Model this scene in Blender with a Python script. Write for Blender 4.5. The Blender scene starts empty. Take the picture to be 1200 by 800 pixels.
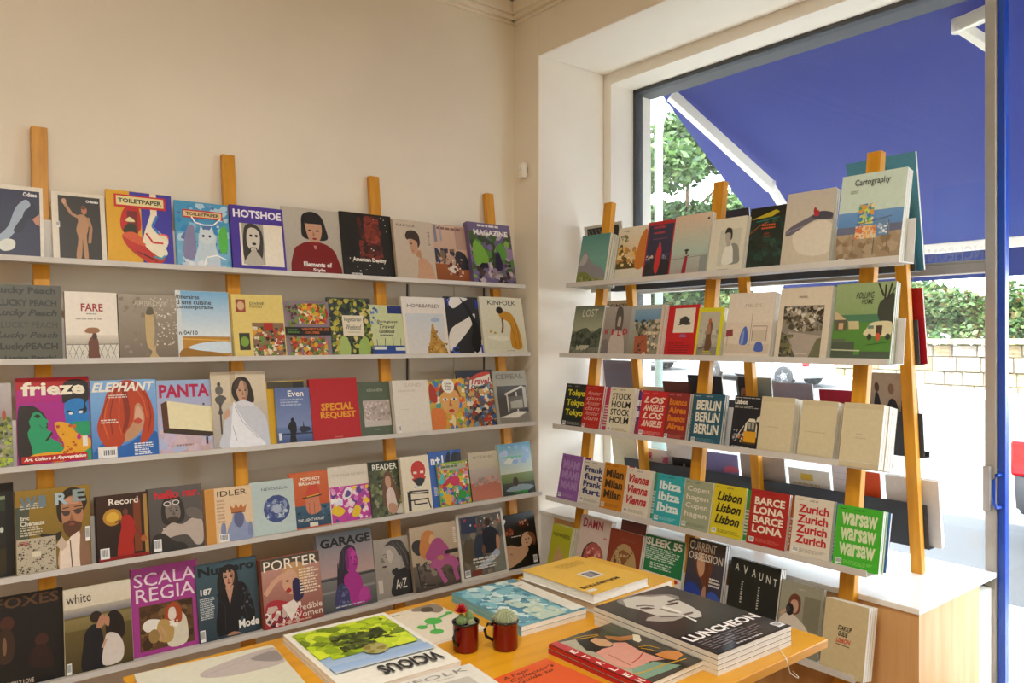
import bpy, bmesh, math, random
from mathutils import Vector, Matrix
random.seed(7)
S = bpy.context.scene
COL = S.collection
R = math.radians

# ------------------------------------------------------------------ camera
FPX = 908.0            # focal length in pixels for a 1200x800 frame
HOR = 398.0            # image row of the horizon
CAMZ = 1.6
AZ = R(51.3)
cam_d = bpy.data.cameras.new('camera')
cam = bpy.data.objects.new('camera', cam_d); COL.objects.link(cam)
cam.location = (0, 0, CAMZ)
cam.rotation_euler = (R(90), 0, AZ - R(90))
cam_d.sensor_width = 36; cam_d.lens = FPX / 1200 * 36
cam_d.shift_y = -2 / 1200
cam_d.clip_start = 0.05; cam_d.clip_end = 300
S.camera = cam

# ------------------------------------------------------------------ world, sun, exposure
w = bpy.data.worlds.new('sky'); S.world = w; w.use_nodes = True
nt = w.node_tree; nt.nodes.clear()
out = nt.nodes.new('ShaderNodeOutputWorld'); bg = nt.nodes.new('ShaderNodeBackground')
tc = nt.nodes.new('ShaderNodeTexCoord'); sep = nt.nodes.new('ShaderNodeSeparateXYZ')
ramp = nt.nodes.new('ShaderNodeValToRGB')
ramp.color_ramp.elements[0].position = 0.45; ramp.color_ramp.elements[0].color = (0.86, 0.90, 0.95, 1)
ramp.color_ramp.elements[1].position = 1.0; ramp.color_ramp.elements[1].color = (0.62, 0.78, 1.0, 1)
nt.links.new(tc.outputs['Generated'], sep.inputs[0])
mr = nt.nodes.new('ShaderNodeMapRange'); mr.inputs['From Min'].default_value = -1
nt.links.new(sep.outputs['Z'], mr.inputs['Value']); nt.links.new(mr.outputs[0], ramp.inputs[0])
nt.links.new(ramp.outputs[0], bg.inputs['Color']); nt.links.new(bg.outputs[0], out.inputs[0])
bg.inputs['Strength'].default_value = 12.0

def add_light(name, kind, loc, rot, energy, color, **kw):
    d = bpy.data.lights.new(name, kind); d.energy = energy; d.color = color
    for k, v in kw.items(): setattr(d, k, v)
    o = bpy.data.objects.new(name, d); o.location = loc; o.rotation_euler = rot
    COL.objects.link(o); return o
add_light('sun', 'SUN', (-8, 0, 30), (R(10), R(-24), R(0)), 20.0, (1, 0.95, 0.86), angle=R(0.6))
# the shop's own warm ceiling lamps (further back in the room)
add_light('ceiling_light', 'AREA', (0.4, 0.6, 3.40), (0, 0, 0), 54, (1, 0.97, 0.88), shape='RECTANGLE', size=1.6, size_y=0.3)
add_light('ceiling_light', 'AREA', (-1.2, -1.6, 3.40), (0, 0, 0), 54, (1, 0.97, 0.88), shape='RECTANGLE', size=1.6, size_y=0.3)
for nm, loc, sx, sy in (('window_portal', (3.62, 2.2, 1.87), 1.95, 2.4), ('door_portal', (3.62, 0.7, 1.55), 1.0, 3.0)):
    p = add_light(nm, 'AREA', loc, (0, R(90), 0), 1, (1, 1, 1), shape='RECTANGLE', size=sy, size_y=sx)
    p.data.cycles.is_portal = True

S.view_settings.view_transform = 'Standard'; S.view_settings.look = 'None'
S.view_settings.gamma = 1; S.view_settings.use_curve_mapping = False
S.view_settings.exposure = 0.28
S.cycles.max_bounces = 10; S.cycles.diffuse_bounces = 6; S.cycles.transparent_max_bounces = 24
S.cycles.sample_clamp_indirect = 6.0; S.cycles.caustics_reflective = False; S.cycles.caustics_refractive = False
S.cycles.use_denoising = True

# ------------------------------------------------------------------ calibration helpers (photograph pixel -> place)
FW = Vector((math.cos(AZ), math.sin(AZ), 0)); RT = Vector((math.sin(AZ), -math.cos(AZ), 0))
EYE = Vector((0, 0, CAMZ))
def ray(px, py): return FW * FPX + RT * (px - 600) + Vector((0, 0, HOR - py))
def on_plane(px, py, axis, val):
    d = ray(px, py); t = (val - EYE[axis]) / d[axis]; return EYE + d * t
def ratio(px):
    d = ray(px, HOR); return d.x / d.y            # X / Y of everything standing on that pixel column
def reach(P0, v, py):                              # length along v from P0 until image row py
    k = (HOR - py) / FPX
    d0 = (P0 - EYE).dot(FW); dv = v.dot(FW)
    return (k * d0 - (P0.z - CAMZ)) / (v.z - k * dv)

# ------------------------------------------------------------------ materials
def lin(c): return c / 12.92 if c <= 0.04045 else ((c + 0.055) / 1.055) ** 2.4
_hx = {}
def hx(s):
    if s not in _hx:
        t = s if len(s) == 6 else ''.join(ch * 2 for ch in s)
        _hx[s] = tuple(lin(int(t[i:i + 2], 16) / 255) for i in (0, 2, 4)) + (1.0,)
    return _hx[s]
MATS = {}
def mat(name, color, rough=0.6, var=0.06, scale=8, bump=0.0, metal=0.0, stretch=(1, 1, 1), col2=None, trans=None, sheen=None, bscale=None):
    if name in MATS: return MATS[name]
    m = bpy.data.materials.new(name); m.use_nodes = True; n = m.node_tree; b = n.nodes['Principled BSDF']
    c = hx(color)
    t = n.nodes.new('ShaderNodeTexCoord'); mp = n.nodes.new('ShaderNodeMapping'); mp.inputs['Scale'].default_value = stretch
    nz = n.nodes.new('ShaderNodeTexNoise'); nz.inputs['Scale'].default_value = scale; nz.inputs['Detail'].default_value = 6
    n.links.new(t.outputs['Object'], mp.inputs[0]); n.links.new(mp.outputs[0], nz.inputs['Vector'])
    rp = n.nodes.new('ShaderNodeValToRGB')
    c2 = hx(col2) if col2 else tuple(max(0, x * (1 - 2.5 * var)) for x in c[:3]) + (1,)
    rp.color_ramp.elements[0].position = .35; rp.color_ramp.elements[0].color = c2
    rp.color_ramp.elements[1].position = .62; rp.color_ramp.elements[1].color = c
    n.links.new(nz.outputs['Fac'], rp.inputs[0]); n.links.new(rp.outputs[0], b.inputs['Base Color'])
    b.inputs['Roughness'].default_value = rough; b.inputs['Metallic'].default_value = metal
    if bump:
        bp = n.nodes.new('ShaderNodeBump'); bp.inputs['Strength'].default_value = bump; bp.inputs['Distance'].default_value = .004
        nb = nz
        if bscale:
            nb = n.nodes.new('ShaderNodeTexNoise'); nb.inputs['Scale'].default_value = bscale; nb.inputs['Detail'].default_value = 4
            n.links.new(mp.outputs[0], nb.inputs['Vector'])
        n.links.new(nb.outputs['Fac'], bp.inputs['Height']); n.links.new(bp.outputs[0], b.inputs['Normal'])
    MATS[name] = m; return m
def attr_mat(name, rough, trans=0.0, var=0.05):    # colour printed per face
    m = bpy.data.materials.new(name); m.use_nodes = True; n = m.node_tree; b = n.nodes['Principled BSDF']
    a = n.nodes.new('ShaderNodeAttribute'); a.attribute_name = 'Col'
    t = n.nodes.new('ShaderNodeTexCoord'); nz = n.nodes.new('ShaderNodeTexNoise'); nz.inputs['Scale'].default_value = 60 if trans == 0 else 3
    nz.inputs['Detail'].default_value = 5
    n.links.new(t.outputs['Object'], nz.inputs['Vector'])
    mrg = n.nodes.new('ShaderNodeMapRange'); mrg.inputs['To Min'].default_value = 1 - 2 * var; mrg.inputs['To Max'].default_value = 1 + 2 * var
    n.links.new(nz.outputs['Fac'], mrg.inputs['Value'])
    vm = n.nodes.new('ShaderNodeVectorMath'); vm.operation = 'SCALE'
    n.links.new(a.outputs['Color'], vm.inputs[0]); n.links.new(mrg.outputs[0], vm.inputs['Scale'])
    n.links.new(vm.outputs[0], b.inputs['Base Color']); b.inputs['Roughness'].default_value = rough
    if trans:
        tr = n.nodes.new('ShaderNodeBsdfTranslucent'); mx = n.nodes.new('ShaderNodeMixShader'); mx.inputs[0].default_value = trans
        n.links.new(vm.outputs[0], tr.inputs[0]); n.links.new(b.outputs[0], mx.inputs[1]); n.links.new(tr.outputs[0], mx.inputs[2])
        n.links.new(mx.outputs[0], n.nodes['Material Output'].inputs[0])
    MATS[name] = m; return m
PRINT = attr_mat('printed_paper', 0.42)
GLOSSY = attr_mat('glossy_print', 0.16)
LEAF = attr_mat('leaves', 0.6, trans=0.35, var=0.15)
PAGES = mat('page_edges', 'f1eee6', .8, .10, 40, stretch=(1, 1, 40))
PAGESG = mat('page_edges_grey', 'cdc8bf', .8, .12, 40, stretch=(1, 1, 40))
def wood(name, c1, c2, rough=.42, stretch=(6, 6, .6), scale=5):
    return mat(name, c1, rough, .1, scale, .08, col2=c2, stretch=stretch)
WPOST = wood('golden_pine', 'da9a20', 'c6860f')
WTABLE = wood('table_ply', 'dd9e1e', 'cc8e14', .32, (.7, 7, 7), 3)
WPLY = wood('birch_ply', 'dfb27c', 'd2a068', .5, (5, 5, .5), 4)
WALL = mat('cream_wall_paint', 'f0e8d8', .85, .015, 3, .10, bscale=90)
NICHE = mat('white_niche_paint', 'f6f0e4', .8, .015, 3, .10, bscale=90)
SHELF = mat('light_grey_steel', 'd6d3cf', .45, .03, 10)
DARK = mat('shaded_shelf_steel', '3a3f48', .5, .05, 10)  # same paint as the front shelves, its backlit shade put into the colour
ALU = mat('grey_aluminium', 'a9a49c', .4, .04, 10, metal=.3)
GASKET = mat('dark_gasket', '4a4d50', .6, .05, 10)
WHITE = mat('white_laminate', 'f7f6f2', .25, .01, 5)
WHITEM = mat('white_metal', 'f3efe4', .35, .02, 5)

# ------------------------------------------------------------------ object helpers
def tag(o, label=None, cat=None, group=None, kind=None):
    if label: o['label'] = label
    if cat: o['category'] = cat
    if group: o['group'] = group
    if kind: o['kind'] = kind
    return o
def empty(name, loc=(0, 0, 0), **kw):
    o = bpy.data.objects.new(name, None); o.empty_display_size = .05; o.location = loc; COL.objects.link(o)
    return tag(o, **kw)
def obj(name, me, m=None, parent=None, **kw):
    o = bpy.data.objects.new(name, me); COL.objects.link(o)
    if m and not me.materials: me.materials.append(m)
    if parent: o.parent = parent
    return tag(o, **kw)
def bm_mesh(bm, name='m', smooth=False):
    me = bpy.data.meshes.new(name); bm.normal_update(); bm.to_mesh(me); bm.free()
    if smooth: me.polygons.foreach_set('use_smooth', [True] * len(me.polygons))
    return me
def box(bm, x0, y0, z0, x1, y1, z1, bev=0, M=None):
    r = bmesh.ops.create_cube(bm, size=1)
    vs = r['verts']
    for v in vs:
        v.co = Vector(((x0 + x1) / 2 + v.co.x * (x1 - x0), (y0 + y1) / 2 + v.co.y * (y1 - y0), (z0 + z1) / 2 + v.co.z * (z1 - z0)))
    if bev:
        es = list({e for v in vs for e in v.link_edges})
        rr = bmesh.ops.bevel(bm, geom=es, offset=bev, segments=2, affect='EDGES', profile=.5)
        vs = list({v for f in rr['faces'] for v in f.verts} | {v for v in vs if v.is_valid})
    if M is not None: bmesh.ops.transform(bm, matrix=M, verts=vs)
    return vs
def boxes(*bs, bev=0, M=None):
    bm = bmesh.new()
    for b in bs: box(bm, *b, bev=bev, M=M)
    return bm_mesh(bm)
def beam(p0, p1, wx, wy, side=Vector((0, 1, 0)), bev=.003, taper=1.0):
    """a rectangular bar from p0 to p1; wx across, wy along `side`"""
    p0, p1 = Vector(p0), Vector(p1); d = (p1 - p0); L = d.length; d.normalize()
    s = side - d * side.dot(d); s.normalize(); a = s.cross(d)
    bm = bmesh.new(); vs = box(bm, -wx / 2, -wy / 2, 0, wx / 2, wy / 2, L)
    for v in vs:
        if v.co.z > L / 2: v.co.x *= taper; v.co.y *= taper
    if bev: bmesh.ops.bevel(bm, geom=list(bm.edges), offset=bev, segments=2, affect='EDGES', profile=.5)
    M = Matrix((a, s, d)).transposed().to_4x4(); M.translation = p0
    bmesh.ops.transform(bm, matrix=M, verts=list(bm.verts)); return bm_mesh(bm)
def tube(pts, rad, n=10, smooth=True, cap=True, closed=False):
    pts = [Vector(p) for p in pts]; bm = bmesh.new(); rings = []
    N = len(pts); rr = rad if isinstance(rad, (list, tuple)) else [rad] * N
    for i, p in enumerate(pts):
        if closed: d = pts[(i + 1) % N] - pts[i - 1]
        else: d = pts[min(i + 1, N - 1)] - pts[max(i - 1, 0)]
        d.normalize(); up = Vector((0, 0, 1)) if abs(d.z) < .9 else Vector((1, 0, 0))
        a = d.cross(up).normalized(); b = a.cross(d)
        rings.append([bm.verts.new(p + (a * math.cos(2 * math.pi * k / n) + b * math.sin(2 * math.pi * k / n)) * rr[i]) for k in range(n)])
    M = N if closed else N - 1
    for i in range(M):
        A, B = rings[i], rings[(i + 1) % N]
        for k in range(n): bm.faces.new((A[k], A[(k + 1) % n], B[(k + 1) % n], B[k]))
    if cap and not closed: bm.faces.new(rings[0][::-1]); bm.faces.new(rings[-1])
    bmesh.ops.recalc_face_normals(bm, faces=list(bm.faces))
    return bm_mesh(bm, smooth=smooth)
def lathe(prof, n=28, c=(0, 0, 0)):
    bm = bmesh.new(); rings = []
    for r, z in prof:
        rings.append([bm.verts.new((c[0] + r * math.cos(2 * math.pi * k / n), c[1] + r * math.sin(2 * math.pi * k / n), c[2] + z)) for k in range(n)])
    for A, B in zip(rings, rings[1:]):
        for k in range(n): bm.faces.new((A[k], A[(k + 1) % n], B[(k + 1) % n], B[k]))
    bm.faces.new(rings[0][::-1]); bm.faces.new(rings[-1])
    bmesh.ops.recalc_face_normals(bm, faces=list(bm.faces))
    return bm_mesh(bm, smooth=True)
def col_mesh(verts, faces, cols, name='art'):
    """mesh with one colour per face, or per corner when cols[i] is a list"""
    me = bpy.data.meshes.new(name); me.from_pydata(verts, [], faces)
    ca = me.color_attributes.new('Col', 'FLOAT_COLOR', 'CORNER'); buf = []
    for f, c in zip(faces, cols):
        if isinstance(c, list):
            for x in c: buf.extend(x)
        else: buf.extend(tuple(c) * len(f))
    ca.data.foreach_set('color', buf); return me

# ------------------------------------------------------------------ printed artwork: flat coloured shapes laid on a cover
_font = {}
def text_mesh(txt, style):
    """glyph outlines of a text, scaled to the unit square: returns (verts2d, faces)"""
    key = (txt, style)
    if key in _font: return _font[key]
    cu = bpy.data.curves.new('t', 'FONT'); cu.body = txt.replace('\\n', '\n'); cu.resolution_u = 2
    cu.offset = {'b': .018, 'B': .035, 'n': .004, 't': -.006, 'i': .015}[style[0]]
    if 'i' in style: cu.shear = .3
    cu.space_line = .82; cu.align_x = 'LEFT'
    if 'c' in style: cu.align_x = 'CENTER'
    o = bpy.data.objects.new('t', cu)
    me = o.to_mesh()
    vs = [(v.co.x, v.co.y) for v in me.vertices]; fs = [tuple(p.vertices) for p in me.polygons]
    o.to_mesh_clear(); bpy.data.objects.remove(o); bpy.data.curves.remove(cu)
    x0 = min(v[0] for v in vs); x1 = max(v[0] for v in vs); y0 = min(v[1] for v in vs); y1 = max(v[1] for v in vs)
    sx = 1 / max(x1 - x0, 1e-6); sy = 1 / max(y1 - y0, 1e-6)
    _font[key] = ([((a - x0) * sx, (b - y0) * sy) for a, b in vs], fs); return _font[key]
def smooth(pts, k=4):
    n = len(pts); outp = []
    for i in range(n):
        p0, p1, p2, p3 = pts[i - 1], pts[i], pts[(i + 1) % n], pts[(i + 2) % n]
        for j in range(k):
            t = j / k
            outp.append(tuple(.5 * (2 * b + (c - a) * t + (2 * a - 5 * b + 4 * c - d) * t * t + (3 * b - a - 3 * c + d) * t ** 3)
                              for a, b, c, d in zip(p0, p1, p2, p3)))
    return outp
class Art:
    def __init__(s, w, h, seed):
        s.w, s.h = w, h; s.V = []; s.F = []; s.C = []; s.z = .0004; s.rnd = random.Random(seed); s.texts = []
    def poly(s, pts, col, up=True):
        if up: s.z += .00006
        k = len(s.V)
        for x, y in pts:
            s.V.append((min(max(x, .4), 99.6) / 100 * s.w, min(max(y, .4), 99.6) / 100 * s.h, s.z))
        s.F.append(tuple(range(k, k + len(pts)))); s.C.append(col)
    def rect(s, a, b, c, d, col, up=True): s.poly([(a, b), (c, b), (c, d), (a, d)], col, up)
    def ell(s, cx, cy, rx, ry, col, rot=0, n=14, up=True):
        A = s.h / s.w; cr, sr = math.cos(R(rot)), math.sin(R(rot)); ry *= A
        p = []
        for i in range(n):
            t = 2 * math.pi * i / n; x, y = rx * math.cos(t), ry * math.sin(t)
            p.append((cx + x * cr - y * sr, cy + (x * sr + y * cr) / A))
        s.poly(p, col, up)
    def run(s, art):
        A = s.h / s.w
        for cmd in art.split('|'):
            t = cmd.split()
            if not t: continue
            c, a = t[0], t[1:]
            if c == 'R':
                x = [float(v) for v in a[:4]]
                if len(a) > 5: s.rect(*x, [hx(a[4]), hx(a[4]), hx(a[5]), hx(a[5])])
                else: s.rect(*x, hx(a[4]))
            elif c == 'E': s.ell(*[float(v) for v in a[:4]], hx(a[4]), float(a[5]) if len(a) > 5 else 0)
            elif c in 'PB':
                v = [float(q) for q in a[1:]]; p = list(zip(v[::2], v[1::2]))
                s.poly(smooth(p) if c == 'B' else p, hx(a[0]))
            elif c == 'L':
                wd = float(a[1]); v = [float(q) for q in a[2:]]; p = list(zip(v[::2], v[1::2])); s.z += .00006
                for (xa, ya), (xb, yb) in zip(p, p[1:]):
                    dx, dy = xb - xa, (yb - ya) * A; l = math.hypot(dx, dy) or 1; ox, oy = -dy / l * wd / 2, dx / l * wd / 2 / A
                    s.poly([(xa - ox, ya - oy), (xb - ox, yb - oy), (xb + ox, yb + oy), (xa + ox, ya + oy)], hx(a[0]), False)
            elif c == 'N':
                n, sz = int(a[0]), float(a[1]); cs = a[2].split(','); x0, y0, x1, y1 = [float(v) for v in a[3:7]]
                for i in range(n):
                    s.z += .000012
                    cx, cy = s.rnd.uniform(x0, x1), s.rnd.uniform(y0, y1); q = sz * s.rnd.uniform(.5, 1.3); an = s.rnd.uniform(0, 6.28); m = s.rnd.choice((4, 5, 6))
                    s.poly([(min(max(cx + q * s.rnd.uniform(.5, 1) * math.cos(an + 6.283 * j / m), x0), x1),
                             min(max(cy + q / A * s.rnd.uniform(.5, 1) * math.sin(an + 6.283 * j / m), y0), y1)) for j in range(m)], hx(s.rnd.choice(cs)), False)
            elif c == 'K':                                  # unreadable small print
                x0, y0, x1, y1 = [float(v) for v in a[:4]]; n = int(a[4]); s.z += .00006; st = (y1 - y0) / n
                for i in range(n):
                    x = x0; e = x1 - s.rnd.uniform(0, .3) * (x1 - x0)
                    while x < e:
                        l = s.rnd.uniform(.06, .2) * (x1 - x0); s.rect(x, y1 - i * st - st * .55, min(x + l, e), y1 - i * st, hx(a[5]), False); x += l + .03 * (x1 - x0)
            elif c == 'C':                                  # barcode
                x0, y0, x1, y1 = [float(v) for v in a[:4]]; s.rect(x0, y0, x1, y1, hx('eee')); s.z += .00006; x = x0 + .1 * (x1 - x0)
                while x < x1 - .12 * (x1 - x0):
                    l = s.rnd.uniform(.03, .08) * (x1 - x0); s.rect(x, y0 + .25 * (y1 - y0), x + l, y1 - .1 * (y1 - y0), hx('333'), False); x += l * 1.9
            elif c == 'T':                                  # lettering fitted to a box: x0 y0 x1 y1 colour style words
                s.texts.append(([float(v) for v in a[:4]], a[4], a[5], ' '.join(a[6:])))
    def build(s, parent, m):
        if s.F:
            obj('cover_print', col_mesh(s.V, s.F, s.C), m, parent)
        z = s.z + .00012
        for (x0, y0, x1, y1), c, st, tx in s.texts:
            vs, fs = text_mesh(tx, st)
            V = [((x0 + (x1 - x0) * a) / 100 * s.w, (y0 + (y1 - y0) * b) / 100 * s.h, z) for a, b in vs]
            obj('cover_lettering', col_mesh(V, fs, [hx(c)] * len(fs), 'lettering'), m, parent)
            z += .00004

def body_meshes(w, h, t, fc, sc, bc, hard, pm):
    """cover: front and back boards joined by a spine, pages inside"""
    k = .0016 if hard else .0005; V = []; F = []; C = []
    def bx(x0, y0, z0, x1, y1, z1, c):
        n = len(V); V.extend([(x0, y0, z0), (x1, y0, z0), (x1, y1, z0), (x0, y1, z0), (x0, y0, z1), (x1, y0, z1), (x1, y1, z1), (x0, y1, z1)])
        for f in ((3, 2, 1, 0), (4, 5, 6, 7), (0, 1, 5, 4), (1, 2, 6, 5), (2, 3, 7, 6), (3, 0, 4, 7)): F.append(tuple(n + i for i in f)); C.append(c)
    bx(0, 0, -k, w, h, 0, fc); bx(0, 0, -t, w, h, -t + k, bc); bx(0, 0, -t + k, k, h, -k, sc)
    g = .004 if hard else .0008
    cov = col_mesh(V, F, C, 'cover')
    pg = boxes((k, g, -t + k, w - g, h - g, -k))
    return cov, pg
NB = [0]
def booklet(name, label, cat, group, P0, u, v, w, h, t, art, bgc='eee', sc=None, bc='ddd', hard=False, n=1, gloss=False, pm=None, jitter=.4, copy_label=None, bgs=None):
    """P0: lower left corner of the front cover; u: along its width, v: up the cover; n: how many copies lie behind one another"""
    NB[0] += 1; rn = random.Random(NB[0]); u, v = Vector(u).normalized(), Vector(v).normalized(); nn = u.cross(v)
    B = Matrix((u, v, nn)).transposed().to_4x4()
    m = GLOSSY if gloss else PRINT
    cov, pg = body_meshes(w, h, t, hx(bgc), hx(sc or bgc), hx(bc), hard, pm)
    base = Matrix.Translation(P0 + u * (w / 2)) @ B @ Matrix.Rotation(R(rn.uniform(-jitter, jitter)), 4, 'Z')
    root = empty(name, label=label, cat=cat, group=group); root.matrix_world = base
    def kid(nm, me, mm, par):
        o = obj(nm, me, mm, par); o.location = (-w / 2, 0, 0); return o
    kid('cover', cov, m, root); kid('pages', pg, pm or PAGES, root)
    A = Art(w, h, NB[0]); A.run(art)
    n0 = len(root.children)
    A.build(root, m)
    for ch in root.children:
        if ch.name.startswith('cover_'): ch.location = (-w / 2, 0, 0)
    cc = None
    for i in range(1, n):
        r2 = empty(name, label=('first second third fourth fifth sixth'.split()[i - 1] + ' ' + (copy_label or 'copy behind the ' + label))[:200], cat=cat, group=(group or 'copies') + ' copies')
        r2.matrix_world = base @ Matrix.Translation((rn.uniform(-.0015, .0015), 0, -i * (t + .0006)))
        if cc is None: cc = [ch for ch in root.children if not ch.name.startswith('cover_')]
        for ch in cc:
            d = ch.copy(); COL.objects.link(d); d.parent = r2
    return root
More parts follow.
